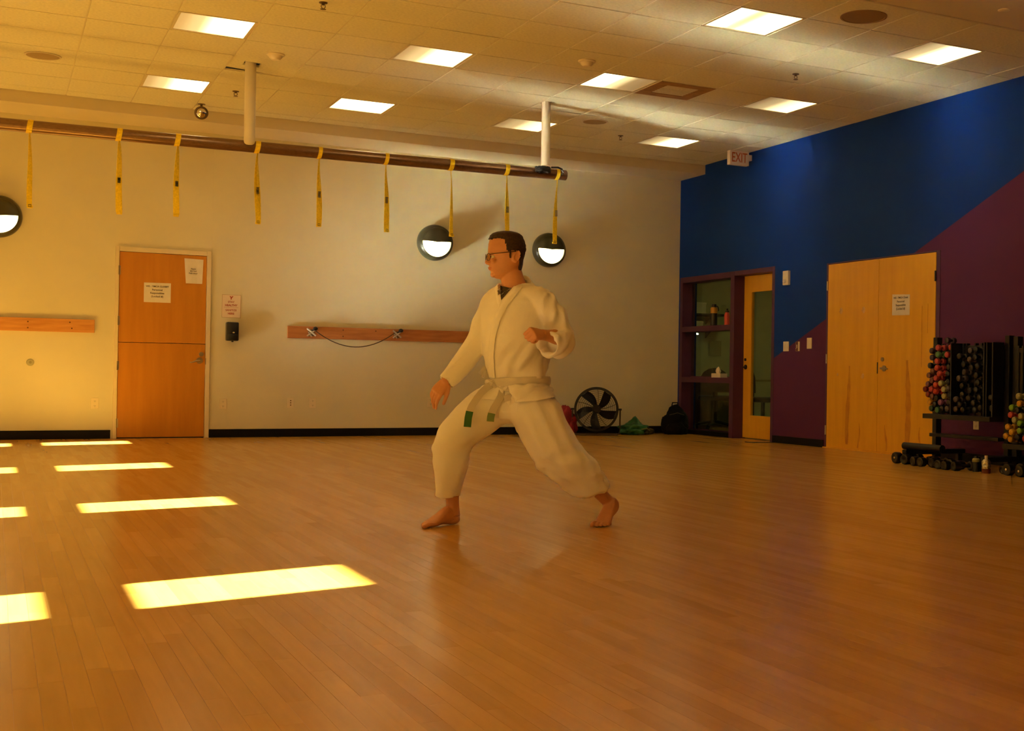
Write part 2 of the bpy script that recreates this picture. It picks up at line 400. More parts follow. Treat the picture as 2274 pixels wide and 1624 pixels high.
where = {(-3, 3): 'at the left, above the row of yellow straps', (-3, 7): 'at the far left, beside the small hanging mirror',
         (0, 3): 'in the middle of the ceiling, nearer the camera', (0, 7): 'fully glowing, between the two hanging posts',
         (3, -1): 'lit by two tubes, beside the big round speaker grille', (3, 3): 'with a dark right half, beside the air vent',
         (3, 7): 'dim, partly hidden by the second hanging post', (6, -1): 'nearest the blue wall and the camera',
         (6, 3): 'dim yellowish, in the middle row next to the blue wall', (6, 7): 'farthest back next to the blue wall, above the exit sign',
         (-3, -1): 'above the camera at the left', (0, -1): 'above the camera in the middle'}
for (c, r) in sorted(lights):
    x0, y0 = GX0+c*TS, GY0+r*TS
    e = empty('ceiling_light', (x0, y0, H), 0, 'square recessed ceiling light ' + where[(c, r)], 'ceiling light', 'recessed ceiling lights')
    mb = MB(); a, b = 0.008, TS-0.008; f = 0.02
    mb.box(a, a, -0.006, b, a+f, 0.02).box(a, b-f, -0.006, b, b, 0.02).box(a, a+f, -0.006, a+f, b-f, 0.02).box(b-f, a+f, -0.006, b, b-f, 0.02)
    mb.build('frame', GRID, e)
    MB().box(a+f, a+f, 0.0, b-f, b-f, 0.006).build('diffuser', variant[(c, r)], e)

# ================================================================ doors
# ---- dutch door in the back wall
FRAMECR = mat('cream frame paint', (0.74, 0.63, 0.42), 0.4, var=0.02)
d1 = empty('door_1', (0, YB, 0), 0, 'orange two-leaf dutch door with two notices in the cream back wall', 'door', kind='structure')
mb = MB(); w_ = 0.05
mb.box(DX0-0.012, -0.02, 0, DX0+0.028, 0.1, DZ+0.03, 0.004).box(DX1-0.028, -0.02, 0, DX1+0.02, 0.1, DZ+0.03, 0.004).box(DX0+0.028, -0.02, 2.062, DX1-0.028, 0.1, DZ+0.03, 0.004)
mb.build('door_frame', FRAMECR, d1)
LX0, LX1 = 1.181, 2.081
lo_leaf = MB().box(LX0, -0.006, 0.012, LX1, 0.038, 1.058, 0.002).build('lower_leaf', OAKDOOR, d1)
up_leaf = MB().box(LX0, -0.006, 1.064, LX1, 0.038, 2.058, 0.002).build('upper_leaf', OAKDOOR, d1)
MB().box(LX0, 0.0, 0.0, LX1, 0.03, 0.011).build('threshold', BLACKMT, d1)
for z in (1.853, 1.298, 0.803, 0.17):
    MB().rod((LX0-0.006, -0.016, z-0.05), (LX0-0.006, -0.016, z+0.05), 0.008, n=10).box(LX0-0.012, -0.012, z-0.05, LX0+0.012, -0.006, z+0.05).build('hinge', BRONZE, up_leaf if z > 1.06 else lo_leaf)
hd = MB().rod((2.022, -0.006, 0.872), (2.022, -0.018, 0.872), 0.036, n=20)
hd.rod((2.022, -0.018, 0.872), (2.022, -0.06, 0.872), 0.011).tube([(2.024, -0.058, 0.872), (1.98, -0.062, 0.868), (1.935, -0.06, 0.852), (1.915, -0.052, 0.853)], [0.011, 0.010, 0.008, 0.007], 8)
hd.build('lever_handle', BRONZE, lo_leaf, True)
MB().rod((2.040, -0.006, 0.945), (2.040, -0.02, 0.945), 0.026, n=20).build('deadbolt', BRONZE, lo_leaf, True)
MB().box(2.082, -0.024, 0.83, 2.09, 0.0, 0.90).build('strike_plate', BRONZE, lo_leaf)
MX = Matrix.Rotation(PI/2, 4, 'X')             # upright text facing -y
def wall_text(name, body, size, m, parent, x, z, y, bold=0.0, rot=0.0):
    return text_obj(name, body, size, m, parent, Matrix.Translation((x, y, z)) @ Matrix.Rotation(rot, 4, 'Y') @ MX, bold=bold)
def sheet(pts, n=6, bulge=0.004, axis='y'):
    """thin paper: four corners bilinear with a little curl"""
    a, b, c, d = [Vector(p) for p in pts]; V = []; Fc = []
    for s in (0, 1):
        for j in range(n+1):
            for i in range(n+1):
                u, v = i/n, j/n; p = (a*(1-u)+b*u)*(1-v) + (d*(1-u)+c*u)*v
                k = max(0.0, bulge*(math.sin(u*PI*1.5+1)*0.5 + 0.5*(1-v)**2 + 0.2)) + 0.0015 + 0.0006*s
                if axis == 'y': p.y -= k
                else: p.x -= k
                V.append(p)
    m = n+1
    for s in (0, 1):
        for j in range(n):
            for i in range(n):
                q = [s*m*m+j*m+i, s*m*m+j*m+i+1, s*m*m+(j+1)*m+i+1, s*m*m+(j+1)*m+i]; Fc.append(tuple(q if s else q[::-1]))
    return V, Fc
yd = -0.006
V, Fc = sheet([(1.431, yd, 1.512), (1.708, yd, 1.512), (1.708, yd, 1.732), (1.431, yd, 1.729)], bulge=0.001)
n1 = empty('notice', (0, YB, 0), 0, 'landscape white notice taped on the middle of the orange dutch door', 'notice')
put('sheet', V, Fc, PAPER, n1)
for t, z, s in (('WE - YMCA CLOSET', 1.689, 0.026), ('Personnel', 1.651, 0.027), ('Responsibles', 1.615, 0.028), ('(Locked #)', 1.578, 0.028)):
    wall_text('lettering', t, s, INK, n1, 1.568, z, yd-0.0045, 0.0006)
V, Fc = sheet([(1.862, yd, 1.739), (2.036, yd, 1.741), (2.046, yd, 2.016), (1.843, yd, 2.021)], bulge=0.012)
n2 = empty('notice', (0, YB, 0), 0, 'curled upright white sheet on the top right corner of the orange dutch door', 'notice')
put('sheet', V, Fc, PAPER, n2)
for t, z in (('Please', 1.905), ('Do Not', 1.880), ('Push Door', 1.854)):
    wall_text('lettering', t, 0.021, INK, n2, 1.938, z, yd-0.017, 0.0004)
# sanitising sign and dispenser
e = empty('wall_sign', (0, YB, 0), 0, 'small red-lettered hand sanitizing sign right of the dutch door', 'sign')
MB().box(2.252, -0.006, 1.370, 2.458, 0, 1.632, 0.001).build('sign_board', mat('pinkish white card', (0.80, 0.66, 0.50), 0.5, var=0.02), e)
mb = MB(); yy = -0.0075
for a in ((2.252, 1.370, 2.458, 1.373), (2.252, 1.629, 2.458, 1.632), (2.252, 1.373, 2.2545, 1.629), (2.4555, 1.373, 2.458, 1.629), (2.275, 1.487, 2.430, 1.4895)):
    mb.box(a[0], yy, a[1], a[2], -0.0062, a[3])
mb.build('printed_border', mat('brown print', (0.42, 0.24, 0.09), 0.8), e)
for t, z, s, b_ in (('STAY', 1.549, 0.030, 0.0008), ('HEALTHY', 1.511, 0.031, 0.0012), ('SANITIZE', 1.455, 0.029, 0.0008), ('HERE', 1.416, 0.030, 0.0012)):
    wall_text('lettering', t, s, REDINK, e, 2.352, z, -0.0072, b_)
mb = MB(); yv = -0.0075          # the folded Y emblem
mb.prism([(2.333, yv, 1.617), (2.346, yv, 1.617), (2.357, yv, 1.601), (2.350, yv, 1.590)], (0, 0.001, 0))
mb.prism([(2.376, yv, 1.617), (2.362, yv, 1.617), (2.345, yv, 1.592), (2.345, yv, 1.578), (2.357, yv, 1.578), (2.357, yv, 1.590)], (0, 0.001, 0))
mb.build('emblem', REDINK, e)
e = empty('sanitizer_dispenser', (2.36, YB, 1.21), 0, 'black soap-type hand sanitizer dispenser on the cream wall below the sign', 'dispenser')
MB().box(-0.066, -0.11, -0.106, 0.066, 0, 0.108, 0.014).build('housing', BLACKPL, e, True)
MB().box(-0.050, -0.118, -0.10, 0.050, -0.108, -0.03, 0.004).build('push_bar', BLACKPL, e, True)
MB().ball((0.008, -0.112, -0.012), 0.011, (1.1, 0.4, 0.7), 8).build('window_dot', mat('pale lens', (0.8, 0.72, 0.5), 0.3), e, True)
MB().rod((0, -0.085, -0.12), (0, -0.085, -0.10), 0.012).build('nozzle', BLACKPL, e)
# ---- outlets and wall plates
def outlet_at(loc, rz, label, screw=True, kind='duplex', wdt=0.078, hgt=0.118):
    e = empty('wall_outlet' if kind == 'duplex' else 'wall_plate', loc, rz, label, 'outlet' if kind == 'duplex' else 'wall plate')
    MB().box(-wdt/2, -0.008, -hgt/2, wdt/2, 0, hgt/2, 0.003).build('cover_plate', WHITEPL, e)
    if kind == 'duplex':
        for z in (-0.026, 0.026):
            f = MB().rod((0, -0.006, z), (0, -0.0105, z), 0.017, n=16).build('socket_face', WHITEPL, e)
            MB().box(-0.008, -0.0112, z-0.004, -0.0055, -0.0104, z+0.006).box(0.0055, -0.0112, z-0.004, 0.008, -0.0104, z+0.005).rod((0, -0.0104, z-0.010), (0, -0.0112, z-0.010), 0.0028, n=8).build('slots', BLACKPL, f)
    elif kind == 'jacks':
        mb = MB()
        for z in (0.026, 0.0, -0.026): mb.box(-0.007, -0.0105, z-0.006, 0.007, -0.0082, z+0.006)
        mb.build('jack_holes', mat('brown jack', (0.16, 0.08, 0.02), 0.5), e)
    elif kind == 'switch':
        MB().box(-0.016, -0.014, -0.032, 0.016, -0.007, 0.032, 0.003).build('rocker', WHITEPL, e)
    elif kind == 'round':
        MB().rod((0, -0.007, 0), (0, -0.012, 0), 0.022, n=24).build('centre_cap', mat('grey cap', (0.42, 0.40, 0.26), 0.5), e)
    return e
outlet_at((0.960, YB, 0.387), 0, 'ivory wall outlet left of the orange dutch door')
outlet_at((2.283, YB, 0.385), 0, 'ivory wall outlet just right of the dutch door frame')
outlet_at((3.032, YB, 0.397), 0, 'ivory wall plate with dark jacks under the left end of the long board', kind='jacks')
outlet_at((3.285, YB, 0.397), 0, 'ivory wall outlet below the metal bracket of the long board')
outlet_at((4.712, YB, 0.412), 0, 'ivory wall outlet behind the outstretched right hand of the person')
e = empty('round_wall_plate', (0.33, YB, 0.822), 0, 'small round grey-green wall plate below the left wooden board', 'wall plate')
MB().lathe([(0, 0.010), (0.018, 0.012), (0.034, 0.008), (0.038, 0)], 28, Matrix.Rotation(PI/2, 4, 'X')).build('cover', mat('grey green plastic', (0.42, 0.40, 0.25), 0.4), e, True)
MB().rod((0, -0.010, 0), (0, -0.016, 0), 0.014, n=16).build('centre_cap', mat('grey green plastic dark', (0.30, 0.28, 0.16), 0.4), e)
# ---- wooden boards
def board(x0, x1, label, m, holes):
    e = empty('wall_board', (x0, YB, 1.226), 0, label, 'wooden board')
    MB().box(0, -0.036, -0.071, x1-x0, 0, 0.071, 0.003).build('plank', m, e)
    for hx, hz in holes: MB().rod((hx-x0, -0.034, hz), (hx-x0, -0.0375, hz), 0.008, n=10).build('bolt_hole', mat('bolt hole', (0.12, 0.04, 0.01), 0.6), e)
    return e
board(-1.5, 0.942, 'pale wooden board screwed to the wall left of the dutch door', BOARDWOOD2, [(0.30, 0.03), (0.30, -0.035), (0.70, 0.035), (0.72, -0.03)])
board(2.98, 6.2, 'long red-brown wooden board behind the person with two metal brackets', BOARDWOOD, [(3.62, 0.04), (3.62, -0.035), (4.01, 0.04)])
def bracket(x, z, label, flip):
    e = empty('rope_bracket', (x, YB-0.038, z), 0, label, 'bracket')
    MB().box(-0.035, -0.005, -0.045, 0.035, 0, 0.035, 0.002).build('backplate', mat('dull bracket plate', (0.20, 0.13, 0.07), 0.5, metal=0.4), e)
    for k, (a, b) in enumerate([((-0.05, 0.045), (0.045, -0.04)), ((-0.05, -0.045), (0.05, 0.035)), ((-0.035, 0.0), (0.0, -0.05))]):
        MB().rod((a[0]*flip, -0.02-0.012*k, a[1]), (b[0]*flip, -0.05+0.008*k, b[1]), 0.0095, n=8).build('hook', STEEL, e)
    MB().ball((0.04*flip, -0.05, 0.045), 0.026, (1.1, 0.9, 0.9), 10).rod((0.04*flip, -0.05, 0.045), (0.01*flip, -0.02, 0.01), 0.014).build('grip', BLACKPL, e, True)
    return e
bracket(3.245, 1.228, 'metal hook bracket at the left end of the long board', 1)
bracket(4.262, 1.234, 'metal hook bracket on the long board close to the person', 1)
pts = []
for i in range(21):
    t = i/20; pts.append((3.29+(4.22-3.29)*t, YB-0.08, 1.245-0.003*t-0.176*(1-(2*t-1)**2)))
tag(MB().tube(pts, 0.0055, 8).build('resistance_tube', mat('dark elastic cord', (0.07, 0.035, 0.012), 0.6), None, True), 'thin dark elastic tube sagging between the two brackets of the long board', 'elastic tube')

# ---- half-lit round wall lights
def sconce(x, z, label):
    e = empty('round_wall_light', (x, YB, z), 0, label, 'wall light', 'half-lit round wall lights')
    R = Matrix.Rotation(PI/2, 4, 'X')
    MB().lathe([(0.0, 0.0), (0.222, 0.0), (0.222, 0.035), (0.214, 0.075), (0.198, 0.10), (0.184, 0.112), (0.180, 0.110), (0.179, 0.088), (0, 0.085)], 64, R).build('housing', RIM, e, True)
    # eyelid hood: upper half of a flattened dome
    prof = []
    for i in range(11):
        a = i/10*PI/2; prof.append((0.184*math.cos(a), 0.108+0.062*math.sin(a)))
    M = R
    mb = MB().lathe(prof, 40, M, 0.05, PI-0.05)
    inner = [(r*0.975, h-0.006) for r, h in prof]
    mb.lathe(inner, 40, M, 0.05, PI-0.05)
    rim = [(r, h) for r, h in prof]
    for a in (0.05, PI-0.05):
        for i in range(10):
            q = [M @ Vector((p[0]*math.cos(a), p[0]*math.sin(a), p[1])) for p in (prof[i], prof[i+1], inner[i+1], inner[i])]
            mb.poly(q)
    mb.build('hood', RIM, e, True)
    # lens: lower half disc, gently domed
    pr2 = [(0.179*math.cos(i/8*PI/2), 0.092+0.03*math.sin(i/8*PI/2)) for i in range(9)]
    MB().lathe(pr2, 40, M, PI-0.12, 2*PI+0.12).build('lens', LIT, e, True)
RIM = mat('black enamel with painted glow', (0.055, 0.050, 0.022), 0.35, var=0.08)  # olive tone paints the lens glow into the black rim colour
sconce(0.010, 2.355, 'round half-lit wall light cut off by the left edge of the picture')
sconce(4.728, 2.381, 'round half-lit wall light just left of the head of the person')
sconce(6.245, 2.383, 'round half-lit wall light right of the head, behind the last yellow strap')

# ================================================================ hanging rail
RY, KR = 12.192, 1.0122
e = empty('hanging_post', (P1[0], P1[1], 0), 0, 'white tubular ceiling post carrying the pipe rail, at the left', 'ceiling post', 'ceiling posts of the pipe rail')
MB().rod((0, 0, 2.888), (0, 0, H+0.27), 0.049, n=32).build('tube', WHITEPOST, e, True)
MB().lathe([(0.049, 2.888), (0.044, 2.872), (0.03, 2.862), (0, 2.86)], 24).build('end_cap', WHITEPOST, e, True)
e2 = empty('hanging_post', (P2[0], P2[1]+0.0, 0), 0, 'white tubular ceiling post near the free right end of the pipe rail', 'ceiling post', 'ceiling posts of the pipe rail')
MB().rod((0, 0, 2.93), (0, 0, H+0.27), 0.046, n=32).build('tube', WHITEPOST, e2, True)
rail = empty('pipe_rail', (0, RY, 0), 0, 'long brown metal pipe hung from the ceiling with nine yellow straps', 'pipe')
RZ = lambda x: 0.8+KR*(2.022+0.0065*x)
cl = MB()
for k in range(5):
    a = k*1.2
    cl.tube([(0.075*math.cos(t+a), 0.055*math.sin(t+a)+0.01, 2.905+0.02*math.sin(2*t+a)) for t in [i*2*PI/16 for i in range(16)]], 0.011, 6, closed=True)
cl.tube([(0.07, -0.05, 2.925), (0.14, -0.06, 2.93), (0.185, -0.06, 2.915), (0.20, -0.06, 2.88), (0.18, -0.06, 2.86)], 0.010, 6)
cl.build('clamp_chain', BLACKMT, rail, True, loc=(P2[0], -0.115, -0.005))
MB().rod((-2.68, 0, RZ(-2.68)), (5.225, 0, RZ(5.225)), 0.054, n=40).build('pipe', PIPE, rail, True)
MB().lathe([(0.054, 0), (0.050, 0.004), (0.0, 0.004)], 24, Matrix.Translation((5.225, 0, RZ(5.225))) @ Matrix.Rotation(PI/2, 4, 'Y')).build('end_cap', mat('rusty pipe end', (0.20, 0.10, 0.06), 0.6), rail, True)
STRAPS = [(0.226, 0.237, 2.145, 0), (0.918, 0.931, 2.144, 1), (1.396, 1.394, 2.159, 1), (2.081, 2.097, 2.142, 2), (2.645, 2.647, 2.156, 3),
          (3.278, 3.293, 2.150, 3), (3.928, 3.943, 2.150, 0), (4.510, 4.535, 2.150, 2), (5.064, 5.048, 2.150, 3)]
ordn = ['leftmost of the nine yellow straps, thin and twisted', 'second yellow strap from the left, flat with dark stitch bars', 'third yellow strap from the left, flat with dark stitch bars',
        'yellow strap just right of the first hanging post', 'fifth yellow strap from the left, ending in a small buckle', 'sixth yellow strap from the left, above the long board',
        'yellow strap ending beside the middle round wall light', 'yellow strap hanging down behind the head of the person', 'last yellow strap, in front of the rightmost round wall light']
def ribbon(mb, path, th=0.003):
    """path = [(centre, width, angle about z)] flat webbing with thickness"""
    rings = []
    for c, wd, a in path:
        c = Vector(c); u = Vector((math.cos(a), math.sin(a), 0))*wd/2; n = Vector((-math.sin(a), math.cos(a), 0))*th/2
        rings.append([c-u-n, c+u-n, c+u+n, c-u+n])
    return mb.loft(rings)
for k, (xt, xb, zb, st_) in enumerate(STRAPS):
    xt *= KR; xb *= KR; zb = 0.8+(zb-0.8)*KR
    s = empty('yellow_strap', (xt, RY, 0), 0, ordn[k], 'strap', 'yellow webbing straps on the pipe rail')
    cz = RZ(xt); mb = MB()                     # wrap round the pipe
    wr = 0.044 if st_ != 3 else 0.036; ring = []
    for (r_, dx) in ((0.0545, 0), (0.058, 0)):
        ring.append(r_)
    rings = []
    for i in range(33):
        a = i/32*2*PI; ca, sa = math.cos(a), math.sin(a); sk = 0.008*sa
        rings.append([(sk-wr/2, 0.0548*ca, cz+0.0548*sa), (sk+wr/2, 0.0548*ca, cz+0.0548*sa), (sk+wr/2, 0.0585*ca, cz+0.0585*sa), (sk-wr/2, 0.0585*ca, cz+0.0585*sa)])
    mb.loft(rings, cap=False).build('loop', YELLOW, s)
    dx = xb-xt; L = cz-0.058-zb
    for j, off in enumerate((-1, 1)):
        path = []
        for i in range(13):
            t = i/12; z = cz-0.058-L*t
            if st_ == 0: wd, an, o = 0.044, 1.25-0.9*t if j == 0 else 1.4-1.1*t, 0.003*off*math.sin(t*PI)
            elif st_ == 1: wd, an, o = 0.050, 1.15*(1-t)**1.3, 0.002*off
            elif st_ == 2: wd, an, o = 0.048, 1.2*(1-t)**0.9*(1 if j else 0.8)+0.15, 0.011*off*math.sin(t*PI)**1.2
            else: wd, an, o = 0.044, 1.25*(1-t)**1.2*(1 if j else 0.75)+0.2, 0.009*off*math.sin(t*PI*0.85)
            path.append(((dx*t+o+0.004*math.sin(t*5+k), -0.01+0.004*off, z), wd if t > 0.03 else 0.028, an))
        strand = ribbon(MB(), path).build('strand', YELLOW, s)
        if j == 0 and st_ in (1, 2, 3):
            for q in range(5):
                z = cz-0.058-L*(0.52+0.016*q if st_ == 1 else 0.50+0.02*q); c = dx*0.5
                MB().box(c-0.013, -0.036, z-0.0024, c+0.011, -0.012, z+0.0024).build('stitch_bar', BLACKPL, strand)
    mb = MB().box(dx-0.023, -0.022, zb-0.016, dx+0.023, 0.004, zb+0.006, 0.002)
    mb.build('sewn_end', YELLOW, s)
    if st_ in (0, 2, 3): MB().tube([(dx-0.010, -0.024, zb-0.006), (dx+0.010, -0.024, zb-0.006), (dx+0.010, -0.024, zb+0.012), (dx-0.010, -0.024, zb+0.012)], 0.0028, 6, closed=True).build('buckle', BLACKMT, s)

# ================================================================ ceiling fittings
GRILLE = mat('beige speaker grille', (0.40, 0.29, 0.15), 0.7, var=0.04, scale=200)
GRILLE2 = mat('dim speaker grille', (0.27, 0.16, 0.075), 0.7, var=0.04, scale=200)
def speaker(x, y, r, label, m, rim):
    e = empty('ceiling_speaker', (x, y, H-0.006), 0, label, 'ceiling speaker', 'round ceiling speakers')
    MB().lathe([(r+0.012, 0), (r+0.012, -0.006), (r-0.004, -0.008), (r-0.006, -0.002)], 48).build('rim', rim, e, True)
    MB().lathe([(r-0.004, -0.004), (r*0.6, -0.0055), (0.0, -0.006)], 48).build('grille', m, e, True)
speaker(5.803, 7.79, 0.168, 'large dark round speaker grille at the top of the ceiling beside a bright light', GRILLE2, GRILLE2)
speaker(0.332, 12.678, 0.140, 'pale round speaker grille at the left end of the ceiling', GRILLE, GRID)
speaker(5.748, 12.615, 0.135, 'pale round speaker grille beside the second hanging post', GRILLE, GRID)
def detector(x, y, label):
    e = empty('smoke_detector', (x, y, H-0.006), 0, label, 'smoke detector', 'ceiling smoke detectors')
    MB().lathe([(0.078, 0), (0.078, -0.008), (0.07, -0.014), (0, -0.014)], 32).build('base_plate', WHITEPL, e, True)
    MB().lathe([(0.058, -0.014), (0.055, -0.03), (0.036, -0.05), (0.0, -0.054)], 32).build('sensing_head', WHITEPL, e, True)
detector(4.56, 10.20, 'white smoke detector in the middle of the ceiling')
detector(2.125, 11.478, 'white smoke detector beside the first hanging post')
def sprinkler(x, y, label):
    e = empty('sprinkler', (x, y, H-0.006), 0, label, 'sprinkler', 'ceiling sprinklers')
    MB().lathe([(0.032, 0), (0.030, -0.006), (0.012, -0.008), (0.010, -0.02), (0, -0.02)], 20).build('escutcheon', DARKBR, e, True)
    MB().tube([(-0.014, 0, -0.018), (-0.016, 0, -0.034), (0, 0, -0.05)], 0.003, 6).tube([(0.014, 0, -0.018), (0.016, 0, -0.034), (0, 0, -0.05)], 0.003, 6).build('frame_arms', DARKBR, e)
    MB().lathe([(0.0, -0.048), (0.022, -0.050), (0.022, -0.052), (0, -0.052)], 16).build('deflector', DARKBR, e)
DARKBR = mat('dull brass', (0.16, 0.10, 0.05), 0.45, metal=0.6)
sprinkler(6.39, 9.60, 'small sprinkler head in the bright ceiling band near the blue wall')
sprinkler(6.34, 13.187, 'small sprinkler head between the farthest speaker and the last light')
sprinkler(2.07, 13.233, 'small sprinkler head left of the first hanging post')
sprinkler(2.13, 9.66, 'sprinkler head at the very top edge of the picture')
e = empty('cover_disc', (6.60, 7.107, H), 0, 'small round cover plate on the smooth ceiling border, top right', 'cover plate')
MB().lathe([(0.045, 0), (0.045, -0.005), (0.04, -0.009), (0, -0.010)], 28).build('disc', WHITEPL, e, True)
# square air vent (one grid module)
VX, VY = GX0+4*TS, GY0+3*TS
e = empty('air_vent', (VX, VY, H-0.004), 0, 'dusty square air vent with dark diagonal louvres in the ceiling', 'vent')
DUSTY = mat('dusty vent frame', (0.36, 0.20, 0.085), 0.8, var=0.15, scale=9)
mb = MB(); a, b, c0, c1 = 0.008, TS-0.008, 0.13, 0.48
mb.box(a, a, -0.006, b, c0, 0.01).box(a, c1, -0.006, b, b, 0.01).box(a, c0, -0.006, c0, c1, 0.01).box(c1, c0, -0.006, b, c1, 0.01).build('face_plate', DUSTY, e)
DARKLV = mat('dark louvre', (0.035, 0.016, 0.006), 0.7)
MB().box(c0, c0, 0.05, c1, c1, 0.06).build('duct_back', VOID, e)
for k in range(7):
    y = c0+0.02+k*0.05
    MB().prism([(c0, y, 0.03), (c0, y+0.004, 0.03), (c0, y+0.026, -0.004), (c0, y+0.022, -0.004)], (c1-c0, 0, 0)).build('louvre', DARKLV if k > 1 else DUSTY, e)
# small hanging convex mirror
e = empty('hanging_mirror', (1.862, 14.09, H), 0, 'small round convex mirror hanging from the ceiling near the soffit', 'mirror')
MB().rod((0, 0, 0), (0, 0, -0.035), 0.012, n=12).rod((0, 0, 0), (0, 0, -0.008), 0.04, n=20).build('stem', DARKBR, e, True)
MB().lathe([(0.066, 0), (0.07, 0.008), (0.066, 0.016), (0.052, 0.018), (0.052, 0.008)], 32, Matrix.Translation((0, 0, -0.098)) @ Matrix.Rotation(PI/2+0.25, 4, 'X') @ Matrix.Rotation(0, 4, 'Z')).build('rim', DARKBR, e, True)
MB().lathe([(0.054, 0.010), (0.045, 0.022), (0.028, 0.031), (0.0, 0.036)], 32, Matrix.Translation((0, 0, -0.098)) @ Matrix.Rotation(PI/2+0.25, 4, 'X')).build('mirror_glass', mat('mirror glass', (0.85, 0.8, 0.7), 0.08, metal=1.0), e, True)

# ================================================================ right wall
def ry(name, loc, label, cat, group=None):  # frame whose local -y points into the room (world -x)
    return empty(name, loc, -PI/2, label, cat, group)
# exit sign, hung flush near the ceiling, face turned to the near side
e = empty('exit_sign', (8.0, 13.28, 3.49), 0, 'red-lettered EXIT sign box on the blue wall under the ceiling', 'exit sign')
BEIGE = mat('beige sign box', (0.88, 0.74, 0.60), 0.5, var=0.03)
MB().box(-0.135, -0.035, -0.09, 0.14, 0.035, 0.085, 0.004).build('sign_box', BEIGE, e)
MB().box(0.14, -0.03, -0.02, 0.185, 0.03, 0.05).box(-0.02, -0.02, 0.083, 0.03, 0.02, 0.096).build('mount', BEIGE, e)
text_obj('lettering', 'EXIT', 0.135, mat('exit red', (0.62, 0.13, 0.03), 0.5), e, Matrix.Translation((0.0, -0.0365, -0.004)) @ MX @ Matrix.Diagonal((0.82, 1.25, 1, 1)), bold=0.001, depth=0.001)
# strobe, switches
e = ry('fire_strobe', (XR, 12.405, 1.96), 'beige fire alarm strobe on the blue wall between the doors', 'alarm')
MB().box(-0.06, -0.035, -0.085, 0.06, 0, 0.085, 0.006).build('housing', WHITEPL, e)
MB().box(-0.032, -0.05, -0.055, 0.012, -0.033, -0.015, 0.006).ball((0.0, -0.05, -0.045), 0.02, n=8).build('lens', mat('strobe lens', (0.75, 0.7, 0.6), 0.15), e, True)
def wplate(y, z, w2, h2, label, kind):
    e = ry('wall_switch', (XR, y, z), label, 'wall switch')
    MB().box(-w2/2, -0.01, -h2/2, w2/2, 0, h2/2, 0.003).build('cover_plate', WHITEPL, e)
    if kind == 2:
        for s in (-1, 1): MB().box(s*0.026-0.012, -0.014, -0.03, s*0.026+0.012, -0.009, 0.03, 0.002).build('rocker', WHITEPL, e)
    elif kind == 1: MB().box(-0.014, -0.015, -0.03, 0.014, -0.009, 0.03, 0.002).build('rocker', WHITEPL, e)
    else:
        MB().box(-0.03, -0.012, -0.055, 0.012, -0.0095, 0.055).build('dark_panel', mat('dark control panel', (0.12, 0.035, 0.03), 0.4), e)
        MB().box(-0.012, -0.015, -0.02, 0.0, -0.0115, 0.02).box(-0.026, -0.015, -0.03, -0.018, -0.0115, -0.02).build('button', WHITEPL, e)
wplate(12.41, 1.150, 0.115, 0.115, 'wide double wall switch on the purple wall beside the glazed door', 2)
wplate(12.165, 1.147, 0.075, 0.112, 'narrow control switch with a dark panel, middle of three wall switches', 0)
wplate(11.925, 1.180, 0.095, 0.125, 'single wall switch nearest the double doors', 1)
outlet_at((XR, 9.11, 0.375), -PI/2, 'ivory wall outlet on the purple wall under the dumbbell rack')

# ---- closet double doors
d3 = empty('door_3', (XR, 0, 0), 0, 'flush golden wooden double doors in the blue and purple wall', 'door', kind='structure')
mb = MB().box(-0.006, CY0, 0, 0.12, 9.718, CZ+0.0, 0.003).box(-0.006, 11.566, 0, 0.12, CY1, CZ, 0.003).box(-0.006, 9.718, 2.062, 0.12, 11.566, CZ, 0.003)
mb.build('door_frame', PURPLE, d3)
far = MB().box(-0.008, 10.645, 0.012, 0.036, 11.563, 2.058, 0.002).build('door_leaf', OAKDOOR2, d3)
near = MB().box(-0.008, 9.722, 0.012, 0.036, 10.640, 2.058, 0.002).build('door_leaf', OAKDOOR2, d3)
MB().box(-0.02, 9.70, 0.0, 0.06, 11.62, 0.011).build('threshold', OAKDOOR2, d3)
for leaf, y in ((far, 11.567), (near, 9.718)):
    for z in (1.82, 1.0, 0.2):
        MB().rod((-0.017, y, z-0.052), (-0.017, y, z+0.052), 0.009, n=10).build('hinge', STEEL if y > 11 else BLACKMT, leaf)
h_ = MB().rod((-0.008, 10.525, 0.895), (-0.02, 10.525, 0.895), 0.032, n=20).rod((-0.02, 10.525, 0.895), (-0.06, 10.525, 0.895), 0.010)
h_.tube([(-0.058, 10.53, 0.895), (-0.060, 10.47, 0.893), (-0.056, 10.415, 0.890)], [0.011, 0.009, 0.008], 8).build('lever_handle', BRONZE, near, True)
MB().rod((-0.008, 10.555, 0.99), (-0.02, 10.555, 0.99), 0.022, n=16).build('deadbolt', BRONZE, near, True)
MB().box(-0.012, 10.636, 0.84, -0.004, 10.650, 0.96).build('strike_plate', BLACKMT, near)
STAIN = mat('rub stain on the veneer', (0.66, 0.31, 0.014), 0.45, var=0.1, scale=9, col2=(0.50, 0.19, 0.010))
def stain(leaf, y, z0, z1, w0, seed):   # flat worn streak, wavering edges
    rnd = random.Random(seed); L = []; R = []
    n = 14
    for i in range(n+1):
        t = i/n; z = z0+(z1-z0)*t; c = y+0.018*math.sin(t*4+seed); ww = w0*(0.35+0.65*math.sin(min(1, t*1.0+0.12)*PI)**0.6)*rnd.uniform(0.7, 1.1)
        L.append((-0.0088, c-ww/2, z)); R.append((-0.0088, c+ww/2, z))
    mb = MB()
    for i in range(n): mb.poly([L[i], L[i+1], R[i+1], R[i]])
    mb.build('rub_mark', STAIN, leaf)
stain(far, 11.16, 0.06, 0.92, 0.075, 1); stain(far, 10.96, 0.03, 0.30, 0.03, 2)
